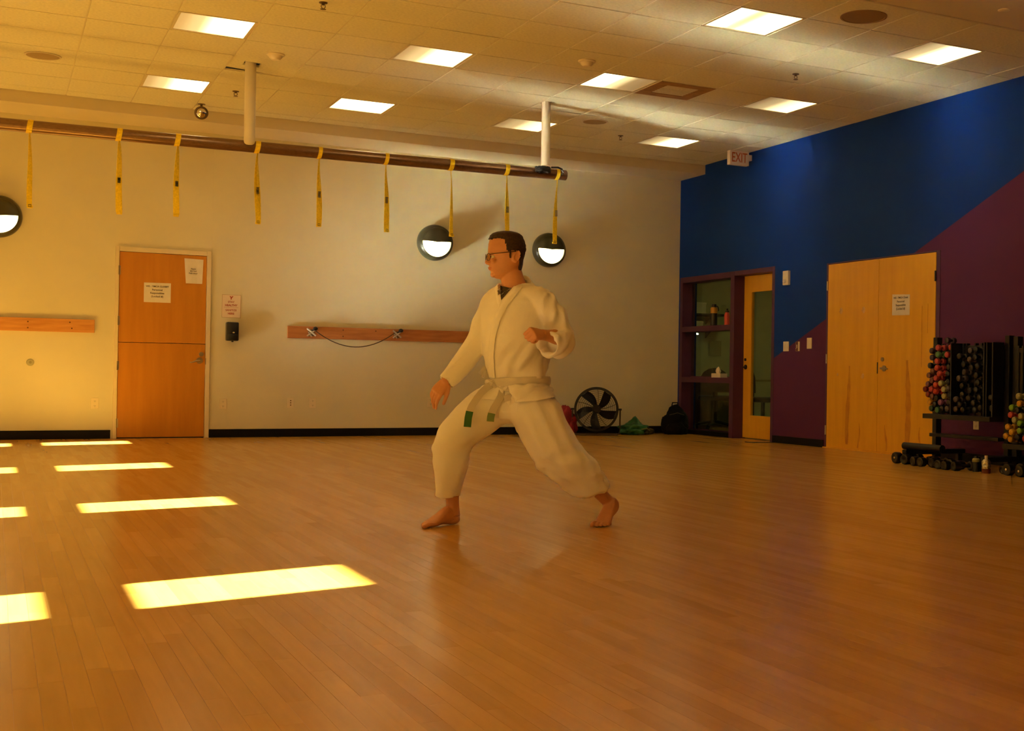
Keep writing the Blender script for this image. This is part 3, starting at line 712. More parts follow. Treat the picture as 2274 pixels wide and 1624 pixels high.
stain(near, 10.14, 0.06, 0.98, 0.10, 3); stain(near, 10.49, 0.03, 0.30, 0.035, 4); stain(near, 9.93, 0.05, 0.30, 0.03, 5)
for y, z0, z1 in ((9.925, 0.91, 1.53), (9.835, 1.25, 1.55)):
    MB().box(-0.0092, y-0.004, z0, -0.0080, y+0.004, z1).build('scratch', STAIN, near)
SUCT = mat('clear suction hook', (0.78, 0.50, 0.20), 0.2)
for (y, z, s, lab) in ((11.31, 1.53, 1, 'adhesive hook at the upper left of the far closet door leaf'), (10.90, 1.525, 1, 'adhesive hook at the upper right of the far closet door leaf'),
                  (11.36, 0.825, 0.5, 'tiny adhesive pad at the lower left of the far closet door leaf'), (10.90, 0.81, 0.85, 'adhesive hook at the lower right of the far closet door leaf')):
    e = ry('door_hook', (XR-0.008, y, z), lab, 'hook', 'adhesive hooks on the closet door')
    MB().lathe([(0.0, 0.006), (0.02*s, 0.006), (0.027*s, 0.0)], 20, Matrix.Rotation(PI/2, 4, 'X') @ Matrix.Diagonal((1, 1.35, 1, 1))).build('pad', SUCT, e, True)
    if s > 0.6: MB().tube([(0, -0.006, 0.018), (0, -0.012, 0.0), (0, -0.02, -0.014), (0, -0.026, -0.006)], 0.004, 6).build('hook', SUCT, e, True)
V, Fc = sheet([(XR-0.008, 10.405, 1.45), (XR-0.008, 10.12, 1.443), (XR-0.008, 10.12, 1.655), (XR-0.008, 10.405, 1.668)], bulge=0.002, axis='x')
n3 = empty('notice', (0, 0, 0), 0, 'upright white notice taped on the near leaf of the double doors', 'notice')
put('sheet', V, Fc, PAPER, n3)
MXR = Matrix.Rotation(-PI/2, 4, 'Z') @ MX
for t, z, s in (('WE - YMCA Closet', 1.628, 0.029), ('Personnel', 1.588, 0.031), ('Responsibles', 1.551, 0.031), ('(Locked #)', 1.513, 0.033)):
    text_obj('lettering', t, s, INK, n3, Matrix.Translation((XR-0.0145, 10.262, z)) @ MXR, bold=0.0007)
# no closet interior, only the added backing box
# ---- storefront: glazed screen and glazed door, set back in purple frames
GXP = XR+0.145
w7 = empty('window_7', (0, 0, 0), 0, 'purple framed three-pane interior window beside the glazed door', 'window', kind='structure')
f = 0.075
mb = MB()
mb.box(XR-0.004, SY1-f, 0.0, XR+0.19, SY1, SZ, 0.003)                 # far stile
mb.box(XR-0.004, 13.62, 0.0, XR+0.19, 13.715, SZ, 0.003)              # mullion to the door
mb.box(XR-0.004, 13.715, 2.045, XR+0.19, SY1-f, SZ, 0.003)
mb.build('frame', PURPLE, w7)
mb = MB().box(XR-0.002, 13.715, 0, XR+0.19, SY1-f, 0.055, 0.002); mb.build('black_sill', RUBBERBASE, w7)
for z0, z1 in ((1.375, 1.445), (0.695, 0.765)):
    MB().box(XR-0.004, 13.715, z0, XR+0.19, SY1-f, z1, 0.003).build('transom', PURPLE, w7)
for z0, z1 in ((0.055, 0.695), (0.765, 1.375), (1.445, 2.045)):
    MB().box(GXP, 13.715, z0, GXP+0.006, SY1-f, z1).build('pane', GLASS, w7)
    MB().box(GXP-0.012, 13.715, z0, GXP-0.002, 13.73, z1).box(GXP-0.012, 13.73, z0, GXP-0.002, SY1-f, z0+0.014).build('glazing_bead', PURPLE, w7)
d2 = empty('door_2', (0, 0, 0), 0, 'narrow golden wooden door with a tall glass panel in a purple frame', 'door', kind='structure')
mb = MB().box(XR-0.004, SY0, 0, XR+0.19, 12.74, SZ, 0.003).box(XR-0.004, 12.74, 2.062, XR+0.19, 13.62, SZ, 0.003)
mb.build('door_frame', PURPLE, d2)
dx = GXP
mb = MB().box(dx, 13.44, 0.012, dx+0.044, 13.618, 2.06, 0.002).box(dx, 12.742, 0.012, dx+0.044, 12.93, 2.06, 0.002)
mb.box(dx, 12.93, 0.012, dx+0.044, 13.44, 0.295, 0.002).box(dx, 12.93, 1.85, dx+0.044, 13.44, 2.06, 0.002)
leaf2 = mb.build('door_leaf', OAKDOOR2, d2)
MB().box(dx+0.015, 12.93, 0.295, dx+0.021, 13.44, 1.85).build('pane', GLASS, leaf2)
MB().rod((dx, 13.555, 0.905), (dx-0.012, 13.555, 0.905), 0.03, n=18).tube([(dx-0.045, 13.555, 0.905), (dx-0.05, 13.50, 0.905), (dx-0.048, 13.47, 0.91)], 0.010, 8).rod((dx-0.01, 13.555, 0.905), (dx-0.048, 13.555, 0.905), 0.009).build('lever_handle', BLACKMT, leaf2, True)
MB().rod((dx, 13.565, 1.0), (dx-0.012, 13.565, 1.0), 0.018, n=16).build('deadbolt', BLACKMT, leaf2, True)
tag(MB().box(XR-0.32, 12.62, 0.0, XR-0.03, 12.80, 0.006, 0.002).build('floor_mat', BLACKPL), 'thin black mat strip on the floor in front of the glazed door', 'mat')

# things on the storefront ledges
def lathe_obj(name, prof, m, parent, n=24): return MB().lathe(prof, n).build(name, m, parent, True)
e = empty('water_bottle', (XR+0.075, 14.265, 1.445), 0, 'tall black water bottle with a yellow shoulder on the upper ledge', 'bottle')
lathe_obj('body', [(0, 0), (0.045, 0.0), (0.047, 0.01), (0.047, 0.165)], BLACKPL, e)
lathe_obj('yellow_band', [(0.047, 0.165), (0.047, 0.215), (0.044, 0.235), (0.034, 0.245)], mat('yellow ochre paint', (0.60, 0.30, 0.02), 0.4), e)
lathe_obj('cap', [(0.034, 0.245), (0.034, 0.262), (0.030, 0.285), (0, 0.287)], BLACKPL, e)
MB().tube([(0.03, -0.02, 0.262), (0.042, -0.03, 0.25), (0.05, -0.035, 0.22), (0.05, -0.035, 0.195)], 0.007, 6).build('carry_loop', BLACKPL, e, True)
e = empty('water_bottle', (XR+0.07, 13.915, 1.445), 0, 'slim pink water bottle with a black cap on the upper ledge', 'bottle')
lathe_obj('body', [(0, 0), (0.034, 0.0), (0.036, 0.008), (0.036, 0.13), (0.028, 0.155), (0.024, 0.165)], mat('coral pink metal', (0.75, 0.10, 0.08), 0.4), e)
lathe_obj('cap', [(0.026, 0.165), (0.026, 0.185), (0.014, 0.19), (0.014, 0.215), (0, 0.217)], BLACKPL, e)
e = empty('tissue_box', (XR+0.075, 14.10, 0.765), 0, 'white tissue box with a tissue sticking up on the lower ledge', 'tissue box')
MB().box(-0.055, -0.115, 0, 0.055, 0.115, 0.055, 0.003).build('carton', PAPER, e)
tv = []
for i in range(9):
    a = i/8*2*PI; tv.append((0.02*math.cos(a), 0.035*math.sin(a), 0.055))
mb = MB().loft([[(0.02*math.cos(k/10*2*PI), 0.040*math.sin(k/10*2*PI)+0.03, 0.055) for k in range(10)],
                [(0.028*math.cos(k/10*2*PI)*(1+0.3*math.sin(3*k)), 0.052*math.sin(k/10*2*PI)+0.035, 0.085) for k in range(10)],
                [(0.02*math.cos(k/10*2*PI), 0.035*math.sin(k/10*2*PI)*(1+0.2*math.sin(2*k))+0.03, 0.115) for k in range(10)],
                [(0.004*math.cos(k/10*2*PI), 0.006*math.sin(k/10*2*PI)+0.022, 0.142) for k in range(10)]])
mb.build('tissue', PAPER, e, True)

# ---- the room behind the glass
GREENWALL = mat('pale green-grey wall', (0.42, 0.43, 0.28), 0.7, var=0.03)
DIM = mat('dark brown furniture', (0.035, 0.022, 0.012), 0.5, var=0.1)
mb = MB().box(XR+T, 17.2, 0, 12.4, 17.35, 3.0).box(12.4, 11.3, 0, 12.5, 17.35, 3.0).box(XR+T, 11.2, 0, 12.5, 11.3, 3.0).box(8.40, YB+0.2, 0, 8.45, 17.35, 3.0)
st(mb, 'wall_office', GREENWALL)
st(MB().box(XR+T, 11.2, 2.75, 12.5, 17.35, 2.85), 'ceiling_office', GREENWALL)
e = empty('office_streak_rod', (9.56, 17.12, 1.452), 0, 'thin bright streak stand-in glimpsed through the middle pane', 'streak stand-in')  # glowing rod added to stand in for a bright reflected streak
MB().rod((-0.09, 0.03, 0.015), (0.09, 0.03, -0.015), 0.012, n=12).build('tube', emit_mat('streak glow', (1, 1, 0.8), 3.0), e, True)
MB().box(-0.1, 0.045, -0.03, 0.1, 0.08, 0.03).build('rod_backing', GREENWALL, e)
e = empty('office_ceiling_light', (10.4, 14.6, 2.75), 0, 'flat ceiling light of the office seen through the glass', 'ceiling light')
MB().box(-0.5, -0.3, -0.05, 0.5, 0.3, 0.0).build('housing', GRID, e)
MB().box(-0.47, -0.27, -0.056, 0.47, 0.27, -0.050).build('diffuser', emit_mat('office diffuser', (1.0, 0.95, 0.30), 6.0), e)
e = empty('picture_frame', (9.55, 17.19, 1.25), 0, 'small dark picture on the office wall, through the middle pane', 'picture')
MB().box(-0.075, -0.02, -0.09, 0.075, 0, 0.09, 0.003).build('frame', DIM, e)
MB().box(-0.058, -0.023, -0.073, 0.058, -0.02, 0.073).build('print', mat('dark green print', (0.05, 0.05, 0.03), 0.6), e)
e = empty('picture_frame', (9.98, 17.19, 1.22), 0, 'faint greyish poster right of the small dark picture', 'picture')
MB().box(-0.11, -0.012, -0.12, 0.11, 0, 0.12).build('frame', mat('muted green frame', (0.20, 0.20, 0.12), 0.6), e)
MB().box(-0.095, -0.014, -0.105, 0.095, -0.012, 0.105).build('print', mat('muted green print', (0.24, 0.24, 0.15), 0.6), e)
tag(MB().rod((9.36, 15.22, 0), (9.36, 15.22, 2.75), 0.022, n=12).build('office_pole', DIM), 'thin dark floor-to-ceiling pole in the office behind the glass', 'pole')
e = empty('office_desk', (9.75, 16.45, 0), 0, 'dark desk with papers behind the window panes', 'desk')
MB().box(-0.75, -0.4, 0.71, 0.75, 0.4, 0.74, 0.003).build('desk_top', mat('olive laminate', (0.16, 0.14, 0.07), 0.5), e)
for sx in (-0.72, 0.68):
    for sy in (-0.37, 0.33): MB().box(sx, sy, 0, sx+0.04, sy+0.04, 0.71).build('leg', DIM, e)
MB().box(-0.73, -0.36, 0.1, -0.35, 0.36, 0.69).build('drawer_pedestal', DIM, e)
for z, lab in ((1.72, 'upper dark wall shelf seen through the top pane'), (1.50, 'lower dark wall shelf seen through the top pane')):
    q = empty('wall_shelf', (9.35, 17.2, z), 0, lab, 'shelf', 'office wall shelves')
    MB().box(-0.75, -0.34, 0, 0.7, 0, 0.03, 0.003).build('shelf_board', DIM, q)
    for x in (-0.5, 0.45): MB().prism([(x, 0, 0), (x, -0.2, 0), (x, 0, -0.12)], (0.02, 0, 0)).build('shelf_bracket', DIM, q)
for (a, b, z, hh, lab) in ((-0.4, 0.0, 1.532, 0.12, 'pale storage box on the lower office shelf, left'), (0.12, 0.45, 1.532, 0.10, 'pale storage box on the lower office shelf, right'), (0.1, 0.5, 1.752, 0.17, 'pale storage box on the upper office shelf')):
    q = empty('storage_box', (9.15+(a+b)/2, 17.03, z), 0, lab, 'box', 'storage boxes on the office shelves')
    MB().box(-(b-a)/2, -0.12, 0, (b-a)/2, 0.12, hh-0.02, 0.003).build('carton', PAPER, q); MB().box(-(b-a)/2-0.005, -0.125, hh-0.03, (b-a)/2+0.005, 0.125, hh, 0.003).build('lid', PAPER, q)
def office_chair(x, y, rz, label):
    e = empty('office_chair', (x, y, 0), rz, label, 'chair', 'office chairs behind the glass')
    MB().box(-0.24, -0.24, 0.43, 0.24, 0.24, 0.50, 0.03).build('seat', BLACKMT, e, True)
    pr = []
    for i in range(9):
        a = i/8*PI; pr.append((0.22*math.cos(a), 0.24, 0.62+0.28*math.sin(a)**0.7))
    pr = [(0.22, 0.24, 0.55)]+pr+[(-0.22, 0.24, 0.55)]
    MB().prism(pr, (0, 0.05, 0)).build('backrest', BLACKMT, e)
    MB().rod((0, 0.22, 0.48), (0, 0.27, 0.62), 0.02).build('back_support', BLACKMT, e)
    MB().rod((0, 0, 0.12), (0, 0, 0.44), 0.028).build('gas_post', BLACKMT, e)
    for k in range(5):
        a = k*2*PI/5; MB().tube([(0, 0, 0.13), (0.16*math.cos(a), 0.16*math.sin(a), 0.10), (0.29*math.cos(a), 0.29*math.sin(a), 0.07)], [0.022, 0.018, 0.014], 8).ball((0.29*math.cos(a), 0.29*math.sin(a), 0.028), 0.028, n=6).build('base_arm', BLACKMT, e, True)
    return e
office_chair(9.35, 14.75, 0.5, 'black office chair right behind the glass panel of the door')
office_chair(9.15, 15.75, 2.6, 'black office chair behind the lowest window pane')
q = empty('wall_paper', (12.398, 16.3, 1.6), -PI/2, 'white sheet on the office wall seen through the door glass', 'paper')
MB().box(-0.2, -0.006, -0.25, 0.2, 0, 0.25).build('sheet', PAPER, q)
e = empty('upright_mop', (8.58, 15.40, 0), 0, 'upright mop with a pale shaft behind the lowest window pane', 'mop')
MB().rod((0, 0, 0.26), (0, 0, 0.95), 0.010, n=10).build('shaft', WHITEPL, e)
MB().loft([[(r*math.cos(k/10*2*PI), r*math.sin(k/10*2*PI), z) for k in range(10)] for z, r in ((0.0, 0.055), (0.08, 0.052), (0.2, 0.045), (0.27, 0.02))]).build('mop_head', mat('grey mop strands', (0.30, 0.28, 0.16), 0.9, var=0.2, scale=30), e, True)

# ================================================================ things on the floor by the back wall
e = empty('floor_fan', (6.765, 14.66, 0), -0.43, 'black round floor fan with five blades standing against the cream wall', 'fan')
FC = Vector((0, 0, 0.335)); RF = 0.285; tilt = Matrix.Translation(FC) @ Matrix.Rotation(PI/2-0.05, 4, 'X')
MB().lathe([(RF-0.030, -0.050), (RF-0.026, -0.056), (RF, -0.055), (RF, 0.055), (RF-0.026, 0.056), (RF-0.030, 0.050), (RF-0.020, 0.0), (RF-0.030, -0.050)], 56, tilt).build('drum_ring', BLACKMT, e, True)
mb = MB()
for s in (1, -1):
    for rr in [0.035+i*0.025 for i in range(10)]:
        hh = s*(0.055+0.03*(1-(rr/RF)**2))
        mb.tube([tilt @ Vector((rr*math.cos(a), rr*math.sin(a), hh)) for a in [i/36*2*PI for i in range(36)]], 0.0011, 4, closed=True)
    for k in range(10):
        a = k/10*2*PI
        mb.tube([tilt @ Vector((rr*math.cos(a+rr), rr*math.sin(a+rr), s*(0.056+0.03*(1-(rr/RF)**2)))) for rr in (0.03, 0.12, 0.2, RF-0.006)], 0.0018, 4)
mb.build('wire_guard', BLACKMT, e)
MB().rod(tilt @ Vector((0, 0, -0.05)), tilt @ Vector((0, 0, 0.05)), 0.055, n=24).build('motor_hub', BLACKMT, e, True)
for k in range(5):
    a0 = k*2*PI/5+0.62; rings = []
    for i in range(8):
        t = i/7; r_ = 0.045+0.205*t; a = a0+0.35*t; wd = 0.030+0.034*math.sin(t*PI*0.75); tw = 0.75-0.45*t
        c = Vector((r_*math.cos(a), r_*math.sin(a), 0)); tg = Vector((-math.sin(a), math.cos(a), 0)); ax = Vector((0, 0, 1))
        d = (tg*math.cos(tw)+ax*math.sin(tw))*wd; nrm = (ax*math.cos(tw)-tg*math.sin(tw))*0.0025
        rings.append([tilt @ (c-d-nrm), tilt @ (c+d-nrm), tilt @ (c+d+nrm), tilt @ (c-d+nrm)])
    MB().loft(rings).build('fan_blade', BLACKMT, e, True)
mb = MB()
st_pts = [(-0.305, 0, 0.33), (-0.305, 0, 0.10), (-0.298, -0.02, 0.03), (-0.26, -0.05, 0.012), (0, -0.06, 0.010), (0.26, -0.05, 0.012), (0.298, -0.02, 0.03), (0.305, 0, 0.10), (0.305, 0, 0.33)]
mb.tube(st_pts, 0.010, 10)
mb.tube([(-0.27, -0.045, 0.012), (-0.27, 0.17, 0.012), (0.27, 0.17, 0.012), (0.27, -0.045, 0.012)], 0.010, 10)
mb.build('tube_stand', mat('dark steel tube', (0.10, 0.07, 0.045), 0.3, metal=0.8), e, True)
for s in (-1, 1): MB().rod((s*0.283, 0, 0.335), (s*0.325, 0, 0.335), 0.012, n=12).build('tilt_knob', BLACKMT, e, True)

def soft_lump(name, c, size, m, parent, seed, jag=0.35, n=28, tops=()):
    """crumpled cloth bag resting on the floor"""
    bm = bmesh.new(); bmesh.ops.create_icosphere(bm, subdivisions=4, radius=1)
    for v in bm.verts:
        d = v.co.normalized(); k = 1+jag*mnoise.noise(d*2.1+Vector((seed, 0, 0)))+jag*0.45*abs(mnoise.noise(d*5+Vector((0, seed, 0))))
        p = Vector((d.x*size[0]*k, d.y*size[1]*k, d.z*size[2]*k))
        for tx, ty, th in tops:
            q = math.hypot(p.x-tx, p.y-ty); 
            if p.z > 0: p.z += th*max(0, 1-q/0.09)
        p.z = max(p.z+size[2]*0.62, 0.0)
        v.co = p
    for f_ in bm.faces: f_.smooth = True
    me = bpy.data.meshes.new(name); bm.to_mesh(me); bm.free(); me.materials.append(m)
    o = bpy.data.objects.new(name, me); link(o); o.parent = parent
    if c: o.location = c
    return o
GREENB = mat('green nylon', (0.035, 0.21, 0.075), 0.35, var=0.25, scale=7)
e = empty('cloth_bag', (7.36, 14.78, 0), 0.3, 'crumpled green cloth bag on the floor right of the fan', 'bag')
soft_lump('bag_body', None, (0.215, 0.13, 0.095), GREENB, e, 3.0, 0.45, tops=((0.02, 0, 0.075),))
soft_lump('dark_lining', (0.17, -0.03, 0), (0.13, 0.11, 0.06), mat('dark olive lining', (0.05, 0.055, 0.02), 0.6, var=0.2), e, 8.0, 0.4)
MB().tube([(0.02, -0.13, 0.07), (0.1, -0.15, 0.085), (0.17, -0.14, 0.05), (0.2, -0.12, 0.06)], 0.005, 6).build('drawcord', mat('pale cord', (0.35, 0.3, 0.14), 0.7), e, True)
e = empty('red_bag', (6.44, 14.86, 0), 0, 'red cloth bag on the floor left of the fan, behind the knee', 'bag')
soft_lump('bag_body', None, (0.13, 0.10, 0.20), mat('crimson nylon', (0.34, 0.012, 0.018), 0.5, var=0.2), e, 5.0, 0.35, tops=((-0.04, 0, 0.05),))
MB().tube([(-0.05, 0, 0.30), (-0.03, -0.02, 0.345), (0.03, -0.02, 0.34), (0.05, 0, 0.29)], 0.007, 6).build('handle', mat('crimson strap', (0.30, 0.012, 0.018), 0.6), e, True)
e = empty('backpack', (7.95, 14.72, 0), -0.3, 'black backpack slumped in the corner by the purple frame', 'backpack')
BK = mat('black nylon', (0.004, 0.004, 0.004), 0.7, var=0.1, spec=0.2)
soft_lump('main_compartment', None, (0.175, 0.13, 0.215), BK, e, 11.0, 0.22, tops=((-0.02, 0, 0.05),))
soft_lump('front_pocket', (0.0, -0.09, 0), (0.13, 0.07, 0.11), BK, e, 14.0, 0.2)
MB().tube([(-0.05, 0, 0.36), (-0.04, 0, 0.42), (0.03, 0, 0.42), (0.04, 0, 0.35)], 0.009, 8).build('grab_handle', BK, e, True)
MB().tube([(-0.10, -0.12, 0.26), (0.0, -0.155, 0.29), (0.10, -0.12, 0.26)], 0.003, 6).build('zip', mat('zip metal', (0.2, 0.16, 0.08), 0.4, metal=0.8), e, True)

# ================================================================ dumbbell racks
def rack(y0, y1, xf, ztop, zpost, zshelf, zbar, rails, label, front):
    e = empty('dumbbell_rack', (0, 0, 0), 0, label, 'dumbbell rack', 'black vertical dumbbell racks')
    for y in (y0, y1):
        MB().box(xf+0.135, y-0.028, 0.06, xf+0.20, y+0.028, zpost, 0.004).build('upright', BLACKMT, e)
        f_ = MB().box(xf-0.22, y-0.03, 0.085, xf+0.50, y+0.03, 0.13, 0.006)
        f_.box(xf-0.20, y-0.02, 0, xf-0.15, y+0.02, 0.085).box(xf+0.42, y-0.02, 0, xf+0.47, y+0.02, 0.085).build('foot', BLACKMT, e)
    MB().box(xf+0.136, y0-0.03, zshelf, xf+0.15, y1+0.03, ztop-0.02).build('back_panel', BLACKPL, e)
    MB().box(xf-0.03, y0+0.028, zshelf-0.05, xf+0.13, y1-0.028, zshelf-0.006, 0.003).build('bottom_tray', BLACKMT, e)
    if zbar: MB().box(xf+0.06, y0+0.02, zbar-0.016, xf+0.17, y1-0.02, zbar+0.016, 0.003).build('cross_bar', BLACKMT, e)
    MB().box(xf+0.13, y0+0.028, ztop-0.06, xf+0.17, y1-0.028, ztop-0.02, 0.003).build('top_bar', BLACKMT, e)
    for y in front:
        MB().box(xf+0.0, y-0.0075, zshelf-0.006, xf+0.13, y+0.0075, ztop, 0.002).build('divider_rail', BLACKMT, e)
    for y in rails:
        MB().box(xf+0.126, y-0.009, zshelf-0.006, xf+0.165, y+0.009, ztop, 0.002).build('divider_rail', BLACKMT, e)
    return e
rack(8.254, 9.215, 7.62, 1.123, 1.185, 0.475, 0.27, [9.165, 9.105, 9.02, 8.965, 8.85, 8.815, 8.77, 8.655, 8.575, 8.455, 8.385], 'black vertical dumbbell rack in front of the double doors', (8.835, 8.40, 8.365, 8.29))
rack(7.20, 8.150, 7.62, 1.093, 1.175, 0.252, None, [8.105, 8.055, 7.94, 7.87, 7.78, 7.68, 7.60, 7.50, 7.42, 7.32], 'black vertical dumbbell rack cut off by the right picture edge', (7.86, 7.78, 7.68, 7.60, 7.50, 7.42))
DBC = {'pink': ((0.50, 0.060, 0.055), 'pink'), 'red': ((0.55, 0.045, 0.022), 'orange-red'), 'darkred': ((0.22, 0.012, 0.012), 'dark red'), 'brown': ((0.20, 0.07, 0.035), 'brown'),
       'yellow': ((0.62, 0.32, 0.012), 'yellow'), 'darkgreen': ((0.03, 0.06, 0.02), 'dark green'), 'green': ((0.09, 0.24, 0.08), 'green'), 'mauve': ((0.17, 0.06, 0.08), 'mauve'),
       'black': ((0.016, 0.014, 0.012), 'black'), 'plum': ((0.055, 0.028, 0.04), 'plum'), 'cream': ((0.40, 0.38, 0.16), 'pale green'), 'violet': ((0.26, 0.09, 0.22), 'violet'),
       'grey': ((0.085, 0.065, 0.065), 'grey'), 'lime': ((0.20, 0.42, 0.015), 'lime green')}
DBM = {k: mat('%s vinyl' % v[1], v[0], 0.32, var=0.12, scale=40) for k, v in DBC.items()}
def dumbbell_head_profile(r, w0): return [(0, 0), (r*0.55, 0.002), (r*0.9, w0*0.16), (r, w0*0.34), (r, w0*0.66), (r*0.9, w0*0.84), (r*0.5, w0), (0, w0)]
dbproto = {}
def dumbbell(loc, colr, label, group, r=0.029, L=0.118, rz=0.0):
    if (colr, r) not in dbproto:
        e = empty('dumbbell', (0, 0, 0), 0)
        M = Matrix.Rotation(PI/2, 4, 'Y')
        for x in (0, L-0.048):
            MB().lathe(dumbbell_head_profile(r, 0.048), 10 if r < 0.035 else 20, Matrix.Translation((x, 0, 0)) @ M).build('weight_head', DBM[colr], e, True)
        MB().rod((0.046, 0, 0), (L-0.046, 0, 0), 0.013, n=10).build('handle', DBM[colr], e, True)
        dbproto[(colr, r)] = e
    else: e = copy_tree(dbproto[(colr, r)])
    e.location = loc; e.rotation_euler = (0, 0, rz)
    tag(e, label, 'dumbbell', group); return e
R1 = [(9.05, 1.084, 'pink'), (9.051, 1.021, 'green'), (9.063, 0.959, 'pink'), (9.062, 0.896, 'pink'), (9.027, 0.844, 'pink'), (9.074, 0.802, 'pink'), (9.077, 0.739, 'red'), (9.078, 0.676, 'red'), (9.138, 0.697, 'pink'), (9.225, 0.696, 'darkred'), (9.184, 0.648, 'darkred'), (9.124, 0.629, 'brown'), (9.159, 0.577, 'yellow'), (9.134, 0.519, 'darkgreen'), (9.048, 0.507, 'green'), (9.124, 0.865, 'brown'), (9.174, 0.827, 'brown'), (9.132, 0.779, 'mauve'), (9.185, 0.744, 'mauve'), (9.16, 0.918, 'black'), (9.139, 1.056, 'plum'), (9.133, 0.993, 'plum'), (8.922, 1.149, 'plum'), (9.061, 0.616, 'black'), (9.085, 0.558, 'black'), (8.874, 1.086, 'pink'), (8.923, 1.019, 'pink'), (8.881, 0.965, 'black'), (8.895, 0.904, 'black'), (8.909, 0.842, 'black'), (8.902, 0.769, 'black'), (9.006, 0.753, 'cream'), (8.963, 0.699, 'cream'), (8.958, 0.636, 'cream'), (9.008, 0.578, 'violet'), (8.899, 0.706, 'grey'), (8.887, 0.644, 'black'), (8.89, 0.581, 'black'), (8.91, 0.521, 'grey'), (8.982, 0.52, 'black'), (8.753, 1.003, 'black'), (8.694, 0.929, 'black'), (8.682, 0.86, 'grey'), (8.756, 0.802, 'grey'), (8.712, 0.734, 'black'), (8.706, 0.655, 'black'), (8.795, 0.61, 'grey'), (8.744, 0.564, 'black'), (8.793, 0.521, 'grey'), (8.697, 0.517, 'black'), (8.606, 1.054, 'grey'), (8.615, 0.974, 'grey'), (8.533, 1.063, 'black'), (8.542, 0.993, 'black'), (8.589, 0.898, 'black'), (8.511, 0.913, 'black'), (8.525, 0.833, 'black'), (8.504, 0.767, 'black'), (8.606, 0.695, 'black'), (8.526, 0.703, 'black'), (8.621, 0.624, 'black'), (8.562, 0.583, 'black'), (8.483, 0.632, 'black'), (8.468, 0.543, 'black'), (8.54, 0.522, 'black'), (8.339, 0.635, 'black'), (8.33, 0.543, 'black')]
R2 = [(7.996, 0.656, 'cream'), (7.984, 0.594, 'yellow'), (8.077, 0.556, 'lime'), (8.007, 0.535, 'black'), (8.087, 0.494, 'pink'), (7.966, 0.487, 'cream'), (8.04, 0.452, 'cream'), (7.976, 0.425, 'lime'), (7.977, 0.362, 'lime'), (8.12, 0.389, 'yellow'), (8.073, 0.346, 'yellow'), (8.144, 0.308, 'yellow'), (8.084, 0.284, 'yellow'), (8.002, 0.304, 'black'), (7.91, 0.297, 'pink')]
ORD = ['highest', 'second highest', 'third highest', 'fourth highest', 'fifth highest', 'sixth highest', 'seventh highest', 'eighth highest', 'ninth highest', 'tenth highest', 'eleventh highest', 'twelfth highest', 'thirteenth highest']
def place(lst, rackname, xr, bins):
    cols = {}
    for y, z, c in lst:
        b = next(i for i, lo in enumerate(bins) if y > lo)
        cols.setdefault((b, c), []).append((y, z))
    for (b, c), L in cols.items():
        nm = DBC[c][1]; L.sort(key=lambda t: -t[1])
        for k, (y, z) in enumerate(L):
            w_ = 'only' if len(L) == 1 else ('lowest' if k == len(L)-1 else ORD[k])
            dumbbell((xr, y, z), c, '%s %s dumbbell in the %s column of %s' % (w_, nm, ['first', 'second', 'third', 'fourth', 'fifth'][b], rackname), 'dumbbells in ' + rackname)
place(R1, 'the rack by the doors', 7.634, [9.015, 8.85, 8.65, 8.42, 0])
place(R2, 'the rack at the picture edge', 7.634, [8.03, 0])
# big weights lying on the floor in front of the racks
FW = [(7.346, 9.289, 0.053, 0.0, 'chrome'), (7.33, 9.135, 0.047, 0.15, ''), (7.31, 8.985, 0.043, -0.1, ''), (7.29, 8.86, 0.043, 0.1, ''), (7.318, 8.735, 0.044, 0.0, ''),
      (7.276, 8.60, 0.040, 0.2, ''), (7.24, 8.475, 0.040, 0.05, ''), (7.25, 8.360, 0.042, -0.1, ''), (7.42, 7.935, 0.036, 0.1, ''), (7.348, 7.815, 0.050, 0.1, 'chrome'), (7.335, 7.655, 0.048, 0.0, 'chrome'), (7.32, 7.50, 0.046, 0.0, '')]
CHROME = mat('chrome', (0.7, 0.65, 0.55), 0.15, metal=1.0, var=0.0)
fl_labels = ['black round dumbbell with chrome centre, alone at the far end of the floor row', 'black dumbbell on the floor second from the double doors', 'black dumbbell on the floor third from the double doors',
    'black dumbbell on the floor under the left foot of the first rack', 'black dumbbell on the floor fifth from the double doors', 'black dumbbell on the floor sixth from the double doors', 'black dumbbell on the floor seventh from the double doors',
    'black dumbbell on the floor left of the clear bottles', 'small black dumbbell on the floor right of the clear bottles', 'big black dumbbell with chrome centre under the second rack', 'big black dumbbell with chrome centre nearest the picture edge', 'black dumbbell on the floor beyond the picture edge']
for k, (x, y, r, a, c) in enumerate(FW):
    e = empty('floor_dumbbell', (x, y, r), a, fl_labels[k], 'dumbbell', 'large black dumbbells lying on the floor')
    M = Matrix.Rotation(PI/2, 4, 'Y')
    for s in (0, 0.17):
        MB().lathe([(0, 0.004), (r*0.45, 0.004), (r*0.62, 0.0), (r*0.92, 0.003), (r, 0.012), (r, 0.058), (r*0.92, 0.066), (0, 0.066)], 28, Matrix.Translation((s, 0, 0)) @ M).build('weight_head', BLACKPL, e, True)
    MB().rod((0.06, 0, 0), (0.18, 0, 0), 0.015, n=12).build('handle', CHROME if c else BLACKPL, e, True)
    if c: MB().lathe([(0.0, -0.004), (0.010, -0.002), (0.012, 0.006)], 16, M).build('end_bolt', CHROME, e, True)
e = empty('roller_bar', (7.44, 9.02, 0.165), 0, 'black foam roller lying across the first rack foot', 'roller')
MB().rod((0, -0.30, 0), (0, 0.24, 0), 0.034, n=24).build('foam_tube', BLACKMT, e, True)
